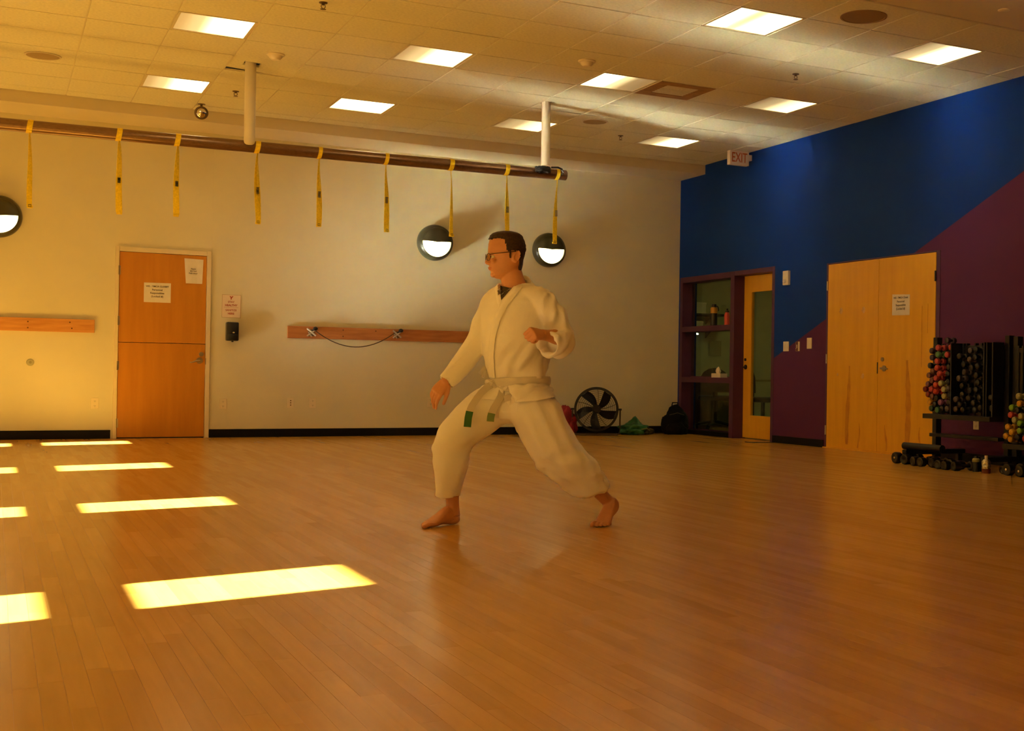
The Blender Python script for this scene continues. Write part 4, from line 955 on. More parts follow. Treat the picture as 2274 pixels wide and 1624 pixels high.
for s in (-0.305, 0.24): MB().lathe([(0, 0), (0.02, 0.0), (0.022, 0.006), (0, 0.006)], 16, Matrix.Translation((0, s, 0)) @ Matrix.Rotation(-PI/2, 4, 'X')).build('end_plug', BLACKPL, e, True)
e = empty('spray_bottle', (7.40, 8.235, 0), 0, 'small dark bottle with a pale green collar among the floor weights', 'bottle')
lathe_obj('body', [(0, 0), (0.03, 0), (0.031, 0.01), (0.031, 0.085), (0.018, 0.11)], BLACKPL, e)
lathe_obj('collar', [(0.031, 0.085), (0.0325, 0.088), (0.0325, 0.108), (0.02, 0.118)], DBM['cream'], e)
lathe_obj('cap', [(0.02, 0.118), (0.018, 0.135), (0, 0.137)], BLACKPL, e)
e = empty('clear_bottle', (7.36, 8.065, 0), 0, 'shiny clear bottle with a brown base among the floor weights', 'bottle')
lathe_obj('body', [(0, 0.0), (0.036, 0.0), (0.038, 0.01), (0.038, 0.04)], mat('brown plastic base', (0.14, 0.03, 0.015), 0.25), e)
lathe_obj('shiny_sleeve', [(0.038, 0.04), (0.039, 0.05), (0.038, 0.10), (0.022, 0.12)], mat('silver foil label', (0.75, 0.70, 0.50), 0.22, metal=0.8, var=0.3, scale=60), e)
lathe_obj('cap', [(0.014, 0.12), (0.014, 0.15), (0, 0.151)], WHITEPL, e)

# ================================================================ the person
from mathutils.bvhtree import BVHTree
SKIN = mat('warm skin', (0.62, 0.285, 0.135), 0.5, var=0.06, scale=14, bump=0.1, bscale=300)
LIP = mat('lip skin', (0.54, 0.20, 0.10), 0.45, var=0.05)
HAIRM = mat('short dark brown hair', (0.055, 0.022, 0.008), 0.75, var=0.35, scale=90, bump=0.8, bscale=260, col2=(0.018, 0.007, 0.003))
GI = mat('white cotton canvas', (0.86, 0.83, 0.80), 0.85, var=0.02, scale=5, bump=0.25, bscale=420, sheen=0.15)
SHIRT = mat('charcoal undershirt', (0.06, 0.045, 0.03), 0.85, var=0.1)
GREENTAPE = mat('green tape', (0.035, 0.16, 0.035), 0.6, var=0.1)
def J(px, py, v=0.0):
    """sketch coordinates (424 per metre, floor line 1166) -> local metres; v is depth away from the camera side"""
    z = (1166-py)/424; return Vector(((px-1147.5-6.9*z)/424, v, z))
def ring(c, ax, ay, n=28, M=None, p=2.0):
    """ellipse round c in the plane spanned by vectors ax, ay"""
    out = []
    for k in range(n):
        a = k/n*2*PI; ca, sa = math.cos(a), math.sin(a); e = 2/p
        out.append(c + ax*(abs(ca)**e*(1 if ca >= 0 else -1)) + ay*(abs(sa)**e*(1 if sa >= 0 else -1)))
    return out
def limb(bm_, pts, n=24, cap=True, squash=None):
    """pts = [(Vector, radius)] : rounded tapering limb"""
    rings = []
    N = len(pts); up0 = None
    for i, (p, r) in enumerate(pts):
        a = pts[max(i-1, 0)][0]; b = pts[min(i+1, N-1)][0]; t = (b-a).normalized()
        if up0 is None: up0 = Vector((0, 1, 0)) if abs(t.y) < 0.9 else Vector((1, 0, 0))
        x = (up0 - t*up0.dot(t)).normalized(); y = t.cross(x); up0 = x
        rr = r if isinstance(r, (tuple, list)) else (r, r)
        rings.append(ring(p, x*rr[0], y*rr[1], n))
    bm_.loft(rings, cap)
    return bm_
def catmull(pts, m=4):
    """smooth [(Vector, r or (r1,r2))]"""
    P = [(p, r if isinstance(r, (tuple, list)) else (r, r)) for p, r in pts]; out = []
    for i in range(len(P)-1):
        p0, p1, p2, p3 = P[max(i-1, 0)], P[i], P[i+1], P[min(i+2, len(P)-1)]
        for k in range(m):
            t = k/m; f = lambda a, b, c, d: 0.5*((2*b)+(c-a)*t+(2*a-5*b+4*c-d)*t*t+(-a+3*b-3*c+d)*t**3)
            out.append((Vector([f(p0[0][j], p1[0][j], p2[0][j], p3[0][j]) for j in range(3)]), tuple(f(p0[1][j], p1[1][j], p2[1][j], p3[1][j]) for j in range(2))))
    out.append(P[-1]); return out
def finish(mb, name, m, voxel, smooth_it, parent=None, disp=None):
    """union of the overlapping closed shapes by voxel remesh, smoothed, one mesh"""
    bmesh.ops.recalc_face_normals(mb.bm, faces=mb.bm.faces)
    me = bpy.data.meshes.new(name); mb.bm.to_mesh(me); mb.bm.free()
    o = bpy.data.objects.new(name, me); link(o)
    md = o.modifiers.new('r', 'REMESH'); md.mode = 'VOXEL'; md.voxel_size = voxel; md.adaptivity = 0
    ms = o.modifiers.new('s', 'SMOOTH'); ms.factor = 0.5; ms.iterations = smooth_it
    dg = bpy.context.evaluated_depsgraph_get(); me2 = bpy.data.meshes.new_from_object(o.evaluated_get(dg))
    o.modifiers.clear(); o.data = me2; bpy.data.meshes.remove(me); me2.name = name
    me2.materials.clear()
    for mm in (m if isinstance(m, (list, tuple)) else [m]): me2.materials.append(mm)
    if disp:
        nr = [v.normal.copy() for v in me2.vertices]
        for v, n_ in zip(me2.vertices, nr): v.co = v.co + n_*disp(v.co, n_)
    me2.polygons.foreach_set('use_smooth', [True]*len(me2.polygons)); me2.update()
    if parent: o.parent = parent
    return o
# torso frame: chest faces towards the camera-left
TA = Vector((0.80, -0.60, 0)); TF = Vector((-0.60, -0.80, 0))      # right-to-left shoulder line, chest direction
# ---- body (skin): head, neck, slim torso, arms, hands, legs, feet in one mesh
body = MB()
HY = math.radians(13)
HF = Vector((-math.cos(HY), -math.sin(HY), 0)); HL = Vector((math.sin(HY), -math.cos(HY), 0))   # face direction; HL towards his left (camera side)
HC = 1127
LEV = [(517.5, 1119, 1134, .016), (519.5, 1108, 1144, .034), (523, 1099, 1151.5, .050), (528, 1092.5, 1157, .061), (535, 1088, 1161, .070), (545, 1085, 1164, .076), (557, 1084, 1164.5, .078), (565, 1083.5, 1163, .078),
       (570, 1085, 1162, .077), (576, 1087.5, 1160, .075), (583, 1087, 1158, .073), (590, 1086.5, 1156, .070), (596, 1087, 1152, .067), (602, 1088.5, 1147, .062), (608, 1090.5, 1140, .056), (614, 1093, 1132, .048),
       (619, 1096.5, 1123, .036), (622, 1102, 1114, .020)]
def head_pt(i_f, th, off=0.0):
    """point on the head: level index (float) and angle (0 = face)"""
    i = min(int(i_f), len(LEV)-2); t = i_f-i
    a = [LEV[i][k]*(1-t)+LEV[i+1][k]*t for k in range(4)]
    z = (1166-a[0])/424; xf = (HC-a[1])/424; xb = (a[2]-HC)/424; w = a[3]
    c, s = math.cos(th), math.sin(th)
    fx = (xf+off)*c if c >= 0 else (xb+off)*c
    tp = 1-0.20*max(0, c)**1.5*(1 if a[0] > 540 else 0.5)
    lw = (w+off)*(abs(s)**0.9)*(1 if s >= 0 else -1)*tp
    hc = J(HC, a[0]); return Vector((hc.x, hc.y, z)) + HF*fx + HL*lw
body.loft([[head_pt(i, k/40*2*PI) for k in range(40)] for i in range(len(LEV))])
def hp(px, py, lat):   # point of the face: sketch px measured along the face direction
    c = J(HC, py); return Vector((c.x, c.y, c.z)) + HF*((HC-px)/424) + HL*lat
# nose, brow, lips, chin, ears, jaw
body.loft([ring(hp(1087.5, 571, 0), HL*0.007, HF*0.007, 12), ring(hp(1085.5, 576, 0), HL*0.008, HF*0.010, 12), ring(hp(1083.5, 582, 0), HL*0.010, HF*0.013, 12),
           ring(hp(1082, 587, 0), HL*0.014, HF*0.014, 12), ring(hp(1083.5, 590.5, 0), HL*0.014, HF*0.011, 12), ring(hp(1086, 592, 0), HL*0.009, HF*0.006, 12)])
for s in (1, -1):
    body.ball(hp(1085.5, 589, s*0.012), 0.0075, n=6)
    body.ball(hp(1088.5, 569, s*0.028), 0.010, (1.5, 1.5, 0.6), 8)
    body.ball(hp(1092.5, 583, s*0.037), 0.016, (1, 1, 0.8), 8)
body.ball(hp(1088.3, 598.3, 0), 0.0085, (1.5, 1.9, 0.55), 8); body.ball(hp(1089.3, 602.2, 0), 0.0085, (1.4, 1.8, 0.6), 8)
body.ball(hp(1096, 613.5, 0), 0.018, (1, 1.1, 0.85), 8)
for s in (1, -1):
    ec = hp(1137, 574, s*0.076)
    ax = (HF*-0.35+Vector((0, 0, 1))).normalized()*0.034; ay = (HF*1+Vector((0, 0, 0.35))).normalized()*0.019; out_ = (HL*s*0.85-HF*0.5).normalized()
    body.loft([ring(ec-out_*0.006, ax*0.7, ay*0.75, 18), ring(ec+out_*0.006, ax*0.95, ay*0.95, 18), ring(ec+out_*0.013, ax, ay, 18), ring(ec+out_*0.016, ax*0.86, ay*0.84, 18),
               ring(ec+out_*0.010, ax*0.66-ay*0.0, ay*0.62, 18), ring(ec+out_*0.008, ax*0.3, ay*0.3, 18)])
    body.ball(ec+Vector((0, 0, -0.026))+out_*0.007+HF*0.004, 0.009, n=6)
limb(body, catmull([(J(1128, 590, 0.01), .058), (J(1134, 608, 0.005), .060), (J(1139, 625, 0.0), .060), (J(1144, 645, 0.0), .068), (J(1146, 662, 0.0), (.10, .085))], 3))
# slim trunk under the clothes
for_tr = [(655, 1147, .150, .075), (680, 1146, .165, .090), (720, 1145, .155, .100), (780, 1146, .140, .098), (840, 1152, .135, .095), (885, 1155, .150, .100), (915, 1150, .130, .095)]
body.loft([ring(J(cx, py), TA*a, TF*b, 28) for py, cx, a, b in for_tr])
LSH, LEL, LWR = J(1200, 668, -0.10), J(1256, 752, -0.09), J(1206, 747, -0.215)
RSH, REL, RWR = J(1098, 672, 0.08), J(1048, 775, 0.055), J(990, 856, 0.02)
limb(body, catmull([(LSH, .052), (LSH.lerp(LEL, .5), .046), (LEL, .040), (LEL.lerp(LWR, .4), .042), (LEL.lerp(LWR, .85), .030), (LWR+(LWR-LEL)*0.12, .028)], 3))
limb(body, catmull([(RSH, .046), (RSH.lerp(REL, .5), .038), (REL, .032), (REL.lerp(RWR, .4), .032), (REL.lerp(RWR, .85), .030), (RWR, (.030, .024))], 3))
def hand(bm_, wrist, d, nrm, side, curls, spread=0.06, thumb=(0.9, 0.5), fist=False):
    """d: direction wrist->knuckles, nrm: back-of-hand normal, side: +1 puts the thumb on +cross side"""
    d = d.normalized(); nrm = (nrm-d*nrm.dot(d)).normalized(); x = d.cross(nrm).normalized()*side    # x points to the thumb side
    PL = 0.082
    R_ = []
    for t, wd, th in ((-0.02, .026, .021), (0.10, .029, .020), (0.45, .038, .018), (0.8, .042, .0155), (1.0, .041, .0135), (1.06, .036, .010)):
        R_.append(ring(wrist+d*PL*t, x*wd, nrm*th, 20, p=2.6))
    bm_.loft(R_)
    bm_.ball(wrist+d*PL*0.35+x*0.022-nrm*0.010, 0.019, n=8)
    lens = (.039, .043, .040, .031)
    for k in range(4):
        off = 0.031-0.0205*k; base = wrist+d*PL*(0.97-0.03*abs(k-1))+x*off; L = lens[k]
        fd = (d+x*spread*(1.5-k)).normalized(); ang = 0; p = base; pts = [(p-fd*0.012, .0100), (p, .0098)]
        for j, (seg, c) in enumerate(zip((L, L*0.62, L*0.5), curls[k] if isinstance(curls[0], (list, tuple)) else curls)):
            ang += c; dd = (fd*math.cos(ang)-nrm*math.sin(ang)).normalized()
            q = p+dd*seg; pts += [(p.lerp(q, .35), .0090-0.0006*j), (q, .0090-0.0009*j)]; p = q
        for a, b in zip(pts, pts[1:]): bm_.rod(a[0], b[0], a[1], b[1], n=12); bm_.ball(b[0], b[1], n=5)
    tb = wrist+d*PL*0.22+x*0.026-nrm*0.006; a1, a2 = thumb
    if fist: seq = [(d*0.75+x*0.55-nrm*0.45, .034), (d*0.55-x*0.35-nrm*0.65, .030), (d*0.05-x*0.9-nrm*0.35, .026)]
    else: seq = [(d*math.cos(a1)+x*math.sin(a1)-nrm*0.25, .040), (d*math.cos(a2)+x*math.sin(a2)-nrm*0.3, .031), (d*math.cos(a2*.7)+x*math.sin(a2*.7)-nrm*0.35, .026)]
    p = tb; r0 = .0135
    for dv, L in seq:
        q = p+dv.normalized()*L; bm_.rod(p, q, r0, r0*0.88, n=12); bm_.ball(q, r0*0.9, n=5); r0 *= 0.88; p = q
# right hand: open, reaching down to the left
hand(body, RWR+Vector((0.012, 0, 0.018)), Vector((-0.60, -0.12, -0.74)), Vector((-0.45, -0.78, 0.42)), -1, [(0.25, 0.35, 0.2), (0.30, 0.45, 0.3), (0.38, 0.5, 0.35), (0.45, 0.55, 0.4)], 0.05, (0.5, 0.25))
# left hand: fist at the ribs, palm turned up
hand(body, LWR+(LWR-LEL)*0.06, (LWR-LEL), Vector((0.12, -0.75, 0.62)), 1, (1.35, 1.65, 0.95), 0.02, fist=True)
# legs
RH, RK, RA = J(1108, 900, 0.06), J(1000, 975, -0.02), J(1008, 1128, 0.01)
LH, LK, LA = J(1180, 905, -0.05), J(1255, 1010, -0.10), J(1352, 1118, 0.02)
limb(body, catmull([(RH, .075), (RH.lerp(RK, .5), .065), (RK, .052), (RK.lerp(RA, .35), .050), (RK.lerp(RA, .75), .037), (RA, .033), (RA+Vector((0.004, 0.0, -0.045)), .036)], 3))
limb(body, catmull([(LH, .075), (LH.lerp(LK, .5), .065), (LK, .052), (LK.lerp(LA, .35), .050), (LK.lerp(LA, .75), .036), (LA, .033), (LA+Vector((0.012, 0.010, -0.035)), .034)], 3))
def foot(bm_, heel, d, side, lift=0.0):
    """heel: floor point under the heel, d: unit direction heel->toes, side=+1: big toe on the left of d"""
    d = Vector((d[0], d[1], 0)).normalized(); x = Vector((-d.y, d.x, 0))*side; Z = Vector((0, 0, 1)); rings = []
    for s, hw, top, bot, sh in ((-0.012, .020, .045, .008, 0), (0.012, .031, .072, .000, 0), (0.045, .034, .098, .001, 0), (0.075, .034, .095, .004, .001), (0.105, .036, .078, .008, .003), (0.135, .040, .060, .006, .005),
                                (0.165, .045, .043, .001, .006), (0.190, .047, .031, .000, .006), (0.208, .043, .024, .001, .006)):
        lz = lift*max(0, 1-s/0.175)
        c = heel+d*(s*(1-0.12*(lift > 0)))+x*sh+Z*((top+bot)/2+lz); rings.append(ring(c, x*hw, Z*(top-bot)/2, 20, p=2.5))
    bm_.loft(rings)
    e = (1-0.12*(lift > 0))
    for k, (off, L, r) in enumerate(((.036, .062, .0125), (.014, .056, .0095), (-.005, .049, .0088), (-.022, .040, .0082), (-.037, .030, .0078))):
        b0 = heel+d*(0.190*e-0.006*k)+x*(off+0.004)+Z*(r+0.004); m_ = b0+d*L*0.55+Z*0.004; t_ = b0+d*L+Z*(-0.004)
        for p, q in ((b0, m_), (m_, t_)): bm_.rod(p, q, r, r*0.95, n=12); bm_.ball(q, r*0.97, n=6)
foot(body, J(1016, 1166, 0.035)*Vector((1, 1, 0)).length*0+Vector((J(1014, 1166).x, 0.035, 0)), (-0.70, -0.72), 1, 0.0)
foot(body, Vector((J(1366, 1166).x, 0.055, 0)), (-0.42, -0.90), -1, 0.062)
def skin_disp(p, n): return 0.0
person = finish(body, 'person', [SKIN, LIP], 0.0042, 3)
person.location = (2.40, 6.17, 0.001); person.rotation_euler = (0, 0, math.atan2(-0.348, 0.937))
tag(person, 'barefoot person with glasses in a white martial arts uniform, in a low lunging stance', 'person')
mo = hp(1084, 600.3, 0)
for f_ in person.data.polygons:
    c = f_.center
    if abs(c.z-mo.z) < 0.0075 and abs((c-mo).dot(HL)) < 0.023 and (c-hp(HC, 600, 0)).dot(HF) > 0.088: f_.material_index = 1
# eyes, glasses, hair
for s in (1, -1):
    ec = hp(1092, 575.3, s*0.031)
    ey = MB().ball(ec, 0.0115, n=12).build('eye', mat('eye white', (0.75, 0.66, 0.5), 0.25), person, True)
    MB().ball(ec+HF*0.0072, 0.0055, n=8).build('iris', mat('dark iris', (0.03, 0.015, 0.008), 0.2), ey, True)
FRM = mat('dark spectacle frame', (0.035, 0.014, 0.008), 0.35)
gm = MB()
for s in (1, -1):
    c = hp(1081.5, 576, s*0.032); a_ = (HL*1.0+HF*-0.22*s).normalized()
    gm.tube([c+a_*0.0235*math.cos(t)+Vector((0, 0, 1))*0.0185*math.sin(t) for t in [i/28*2*PI for i in range(28)]], 0.0019, 6, closed=True)
    a = hp(1083.5, 570.5, s*0.054); b = hp(1096, 568.5, s*0.078); cc = hp(1137, 563, s*0.086); dd = hp(1143, 567, s*0.082)
    gm.tube([a, a.lerp(b, .5)+HL*s*0.006, b, b.lerp(cc, .5), cc, dd], 0.0021, 6)
gm.tube([hp(1081, 574, 0.009), hp(1079.5, 572.5, 0), hp(1081, 574, -0.009)], 0.0018, 6)
gl = gm.build('glasses', FRM, person, True)
for s in (1, -1):
    c = hp(1081.5, 576, s*0.032); a_ = (HL*1.0+HF*-0.22*s).normalized()
    MB().loft([ring(c-HF*0.0008, a_*0.0225, Vector((0, 0, 0.0175)), 28), ring(c+HF*0.0008, a_*0.0225, Vector((0, 0, 0.0175)), 28)]).build('lens', glass_mat('spectacle lens', (0.9, 0.85, 0.75)), gl)
def side_of(i_f, th):      # side-view sketch coordinates of a head point
    p = head_pt(i_f, th, 0.0); c = hp(HC, 0, 0); rel = p-Vector((J(HC, 560).x, 0, 0)); fwd = rel.dot(HF)
    return HC-fwd*424, 1166-p.z*424
def hair_mask(px, py):
    wob = 1.6*mnoise.noise(Vector((px*0.15, py*0.15, 3)))
    if px < 1112: return py < 533.5+wob + max(0, (1096-px))*0.12
    if px < 1117: return py < 533.5+(px-1112)*5.5+wob
    if px < 1122: return py < 561+wob+(px-1117)*1.0
    if px < 1129.5: return py < 579+wob
    if px < 1148: return py < 562+wob+(max(0, px-1142))*4
    return py < 603
bm = bmesh.new(); NI, NT = 90, 84; grid_ = {}
for i in range(NI+1):
    for k in range(NT):
        f_i = i/NI*(len(LEV)-1.001); th = k/NT*2*PI
        px, py = side_of(f_i, th); 
        o_ = 0.0085 if py < 560 else 0.006
        nn = mnoise.noise(head_pt(f_i, th)*70)*0.0022 + mnoise.noise(head_pt(f_i, th)*160)*0.0015
        if py < 526: o_ += 0.002
        grid_[(i, k)] = (bm.verts.new(head_pt(f_i, th, o_+nn)+Vector((0, 0, 0.004 if py < 530 else 0))), hair_mask(px, py))
for i in range(NI):
    for k in range(NT):
        q = [grid_[(i, k)], grid_[(i, (k+1) % NT)], grid_[(i+1, (k+1) % NT)], grid_[(i+1, k)]]
        if all(t[1] for t in q): bm.faces.new([t[0] for t in q])
top = bm.faces.new([grid_[(0, k)][0] for k in range(NT)])
bmesh.ops.delete(bm, geom=[v for v in bm.verts if not v.link_faces], context='VERTS')
bmesh.ops.recalc_face_normals(bm, faces=bm.faces)
me = bpy.data.meshes.new('hair'); bm.to_mesh(me); bm.free(); me.materials.append(HAIRM); me.polygons.foreach_set('use_smooth', [True]*len(me.polygons))
hair = bpy.data.objects.new('hair', me); link(hair); hair.parent = person
sm = hair.modifiers.new('thickness', 'SOLIDIFY'); sm.thickness = 0.013; sm.offset = -1
nape = MB(); limb(nape, catmull([(J(1155, 572, 0.008), (.050, .018)), (J(1154.5, 588, 0.008), (.050, .016)), (J(1152.5, 602, 0.008), (.045, .012))], 3)); nape.build('nape_hair', HAIRM, hair, True)

# ---- jacket
def torso_rings():
    R_ = []
    for py, cx, a, b in ((905, 1160, .172, .140), (885, 1159, .176, .140), (868, 1157, .166, .132), (852, 1152, .156, .124), (838, 1149, .160, .130), (815, 1146, .170, .145), (780, 1144, .176, .158),
                         (745, 1143.5, .178, .162), (710, 1145, .182, .158), (690, 1147, .190, .150), (672, 1149, .190, .135), (657, 1149, .172, .112), (644, 1147, .130, .092)):
        R_.append(ring(J(cx, py), TA*a, TF*b, 48))
    # neckline: deep and pointed in front, high behind
    def neck(scale, dz, inward=0):
        out = []
        for k in range(48):
            a = k/48*2*PI; fr = math.sin(a); t = max(0, fr); zz = 633-20*max(0, -fr)**1.5 + 40*t**3.2 + dz
            c = J(1138+6*(1-t), zz); out.append(Vector((c.x, c.y, c.z)) + TA*(.085*scale*math.cos(a)*(1-0.55*t**2)) + TF*((.098 if fr > 0 else .070)*scale*fr))
        return out
    R_ += [neck(1.16, 2), neck(1.05, -3), neck(0.93, 0), neck(0.80, 14)]
    low = [Vector((p.x, p.y, J(0, 668).z)) for p in neck(0.5, 14)]; R_.append(low)
    return R_
jk = MB(); jk.loft(torso_rings())
def sleeve(bm_, pts, cuff_in=0.045):
    S_ = catmull(pts, 4); rings = []; N = len(S_); up0 = Vector((0, 1, 0))
    for i, (p, r) in enumerate(S_):
        t = (S_[min(i+1, N-1)][0]-S_[max(i-1, 0)][0]).normalized(); x = (up0-t*up0.dot(t)).normalized(); y = t.cross(x); up0 = x
        rings.append(ring(p, x*r[0], y*r[1], 30))
    p, r = S_[-1]
    for f_, dd in ((0.97, 0.004), (0.86, 0.0), (0.82, -cuff_in)): rings.append(ring(p+t*dd, x*r[0]*f_, y*r[1]*f_, 30))
    bm_.loft(rings)
sleeve(jk, [(J(1172, 664, -0.06), (.080, .060)), (J(1198, 672, -0.09), (.080, .070)), (J(1222, 701, -0.10), (.076, .070)), (J(1240, 733, -0.095), (.074, .068)), (J(1243, 757, -0.11), (.076, .070)),
            (J(1234, 764, -0.155), (.070, .072)), (J(1213, 766, -0.205), (.062, .074))], 0.07)
sleeve(jk, [(J(1118, 662, 0.05), (.085, .066)), (J(1098, 676, 0.07), (.080, .066)), (J(1080, 712, 0.07), (.070, .062)), (J(1063, 757, 0.065), (.062, .060)), (J(1040, 797, 0.05), (.060, .060)), (J(1012, 832, 0.035), (.054, .054)), (J(993, 852, 0.025), (.048, .047))], 0.05)
def folds(p, q, freq, amp, k=3.0, seed=0.0):
    """creases running along direction q"""
    q = q.normalized(); a = p.dot(q); r_ = p-q*a
    w_ = mnoise.noise(Vector((r_.x*freq+seed, r_.y*freq, r_.z*freq+a*freq/k)))
    return amp*(w_ if w_ > 0 else w_*0.6)
def smooth01(a, b, x): t = min(1, max(0, (x-a)/(b-a))); return t*t*(3-2*t)
def jacket_disp(p, n):
    py = 1166-p.z*424; px = 1147.5+p.x*424+6.9*p.z
    low = smooth01(735, 800, py); d = folds(p, Vector((0.55, 0.1, 1)), 24, 0.026*low*smooth01(1095, 1140, px)+0.003, 5.5, 3)
    arm = smooth01(1185, 1215, px)*(1-smooth01(740, 770, py)); d += folds(p, Vector((0.25, 0, 1)), 28, 0.017*arm, 5, 7)
    la = 1-smooth01(1060, 1085, px); d += folds(p, Vector((0.6, 0.1, 0.8)), 20, 0.014*la, 3.5, 9)
    d += folds(p, Vector((0.7, 0, 0.6)), 9, 0.016, 2.5, 12)
    if 842 < py < 862 and px > 1078: d -= 0.006
    return d
jacket = finish(jk, 'jacket', GI, 0.0058, 3, person, jacket_disp)
def bvh_of(o):
    me = o.data; return BVHTree.FromPolygons([v.co for v in me.vertices], [tuple(p.vertices) for p in me.polygons])
JB = bvh_of(jacket)
def drape(px, py, off=0.004, tree=None, dv=Vector((0, 1, 0))):
    c = J(px, py); o = Vector((c.x, -0.6, c.z)); h = (tree or JB).ray_cast(o, dv)
    return (h[0]+h[1]*off) if h[0] else Vector((c.x, 0, c.z))
def band(name, left, right, m, parent, tree=None, off=0.004, th=0.009, n=26, smooth=True):
    """cloth strip between two sketch-space edge paths, laid on the cloth below it"""
    def samp(path, t):
        s = t*(len(path)-1); i = min(int(s), len(path)-2); f_ = s-i; return (path[i][0]*(1-f_)+path[i+1][0]*f_, path[i][1]*(1-f_)+path[i+1][1]*f_)
    rings = []
    for k in range(n+1):
        a = samp(left, k/n); b = samp(right, k/n); A = drape(*a, off, tree); B = drape(*b, off, tree); Mi = drape((a[0]+b[0])/2, (a[1]+b[1])/2, off, tree)
        rings.append([A, Mi, B, B+Vector((0, -th*0.6, 0)), Mi+Vector((0, -th, 0)), A+Vector((0, -th*0.6, 0))])
    return MB().loft(rings).build(name, m, parent, 60)
band('lapel', [(1159, 613), (1147, 634), (1130, 655), (1114, 674), (1100, 705), (1090, 745), (1086, 790), (1090, 838)],
     [(1167, 621), (1160, 641), (1144, 663), (1128, 684), (1113, 712), (1102, 750), (1098, 793), (1101, 840)], GI, jacket)
band('lapel', [(1110, 634), (1110, 646), (1112, 660), (1115, 676)], [(1101, 642), (1102, 655), (1104, 670), (1108, 690)], GI, jacket, n=12)
# undershirt showing in the pointed neckline
PB_ = bvh_of(person)
def drape3(px, py, off):
    return min((drape(px, py, off, JB), drape(px, py, off, PB_)), key=lambda q: q.y)
NV = 12; sv = []
for j in range(NV+1):
    t = j/NV; a = (1111+3*t, 636+36*t); b = (1137-23*t, 645+27*t)
    for i in range(7): sv.append(drape3(a[0]+(b[0]-a[0])*i/6, a[1]+(b[1]-a[1])*i/6, 0.0035))
sv2 = [p+Vector((0, -0.003, 0)) for p in sv]; K_ = len(sv)
sf = [(j*7+i, j*7+i+1, (j+1)*7+i+1, (j+1)*7+i) for j in range(NV) for i in range(6)]
put('undershirt', sv+sv2, sf+[tuple(x+K_ for x in q[::-1]) for q in sf]+[(j*7, (j+1)*7, (j+1)*7+K_, j*7+K_) for j in range(NV)]+[(j*7+6, (j+1)*7+6, (j+1)*7+6+K_, j*7+6+K_) for j in range(NV)], SHIRT, person, True)

# ---- trousers
tr = MB()
tr.loft([ring(J(cx, py), TA*a, TF*b, 36) for py, cx, a, b in ((845, 1153, .140, .112), (870, 1155, .156, .122), (895, 1155, .165, .130), (915, 1150, .150, .125), (932, 1145, .11, .10))])
def trouser_leg(bm_, pts, cin=0.05, tilt=None):
    S_ = catmull(pts, 4); rings = []; N = len(S_); up0 = Vector((0, 1, 0))
    for i, (p, r) in enumerate(S_):
        t = (S_[min(i+1, N-1)][0]-S_[max(i-1, 0)][0]).normalized()
        if tilt and i > N-6: t = t.lerp(Vector(tilt).normalized(), (i-N+6)/5).normalized()
        x = (up0-t*up0.dot(t)).normalized(); y = t.cross(x); up0 = x; rings.append(ring(p, x*r[0], y*r[1], 34))
    p, r = S_[-1]
    for f_, dd in ((0.97, 0.004), (0.88, 0.0), (0.84, -cin)): rings.append(ring(p+t*dd, x*r[0]*f_, y*r[1]*f_, 34))
    bm_.loft(rings)
trouser_leg(tr, [(J(1140, 895, 0.03), (.13, .110)), (J(1096, 904, 0.045), (.130, .115)), (J(1059, 932, 0.03), (.118, .112)), (J(1025, 962, 0.01), (.105, .100)), (J(1006, 990, -0.01), (.098, .094)), (J(1004, 1025, -0.01), (.095, .096)),
                 (J(1000, 1062, 0.0), (.085, .082)), (J(997, 1088, 0.005), (.078, .069)), (J(997, 1103, 0.008), (.074, .065))])
trouser_leg(tr, [(J(1165, 893, -0.02), (.13, .125)), (J(1184, 912, -0.05), (.135, .130)), (J(1205, 950, -0.07), (.130, .128)), (J(1235, 1000, -0.09), (.118, .118)), (J(1262, 1034, -0.085), (.112, .116)),
                 (J(1292, 1060, -0.06), (.105, .105)), (J(1315, 1078, -0.03), (.095, .084)), (J(1325, 1089, -0.015), (.085, .068))], 0.05, (0.25, 0.1, -1))
def trouser_disp(p, n):
    py = 1166-p.z*424; px = 1147.5+p.x*424+6.9*p.z; d = folds(p, Vector((0.5, 0, 1)), 8, 0.016, 2.5, 21)
    if px > 1150: d += folds(p, Vector((1, 0.2, 0.4)), 18, 0.022*smooth01(960, 1040, py), 3.5, 30) + folds(p, Vector((0.5, 0, -0.8)), 20, 0.010, 5, 33)
    else: d += folds(p, Vector((1, 0, 0.25)), 18, 0.013*(1-smooth01(0.0, 60, abs(py-985)))+0.003, 3.5, 40) + folds(p, Vector((0, 0, 1)), 20, 0.012*smooth01(1010, 1060, py), 5, 44)
    return d
trousers = finish(tr, 'trousers', GI, 0.0062, 3, person, trouser_disp)
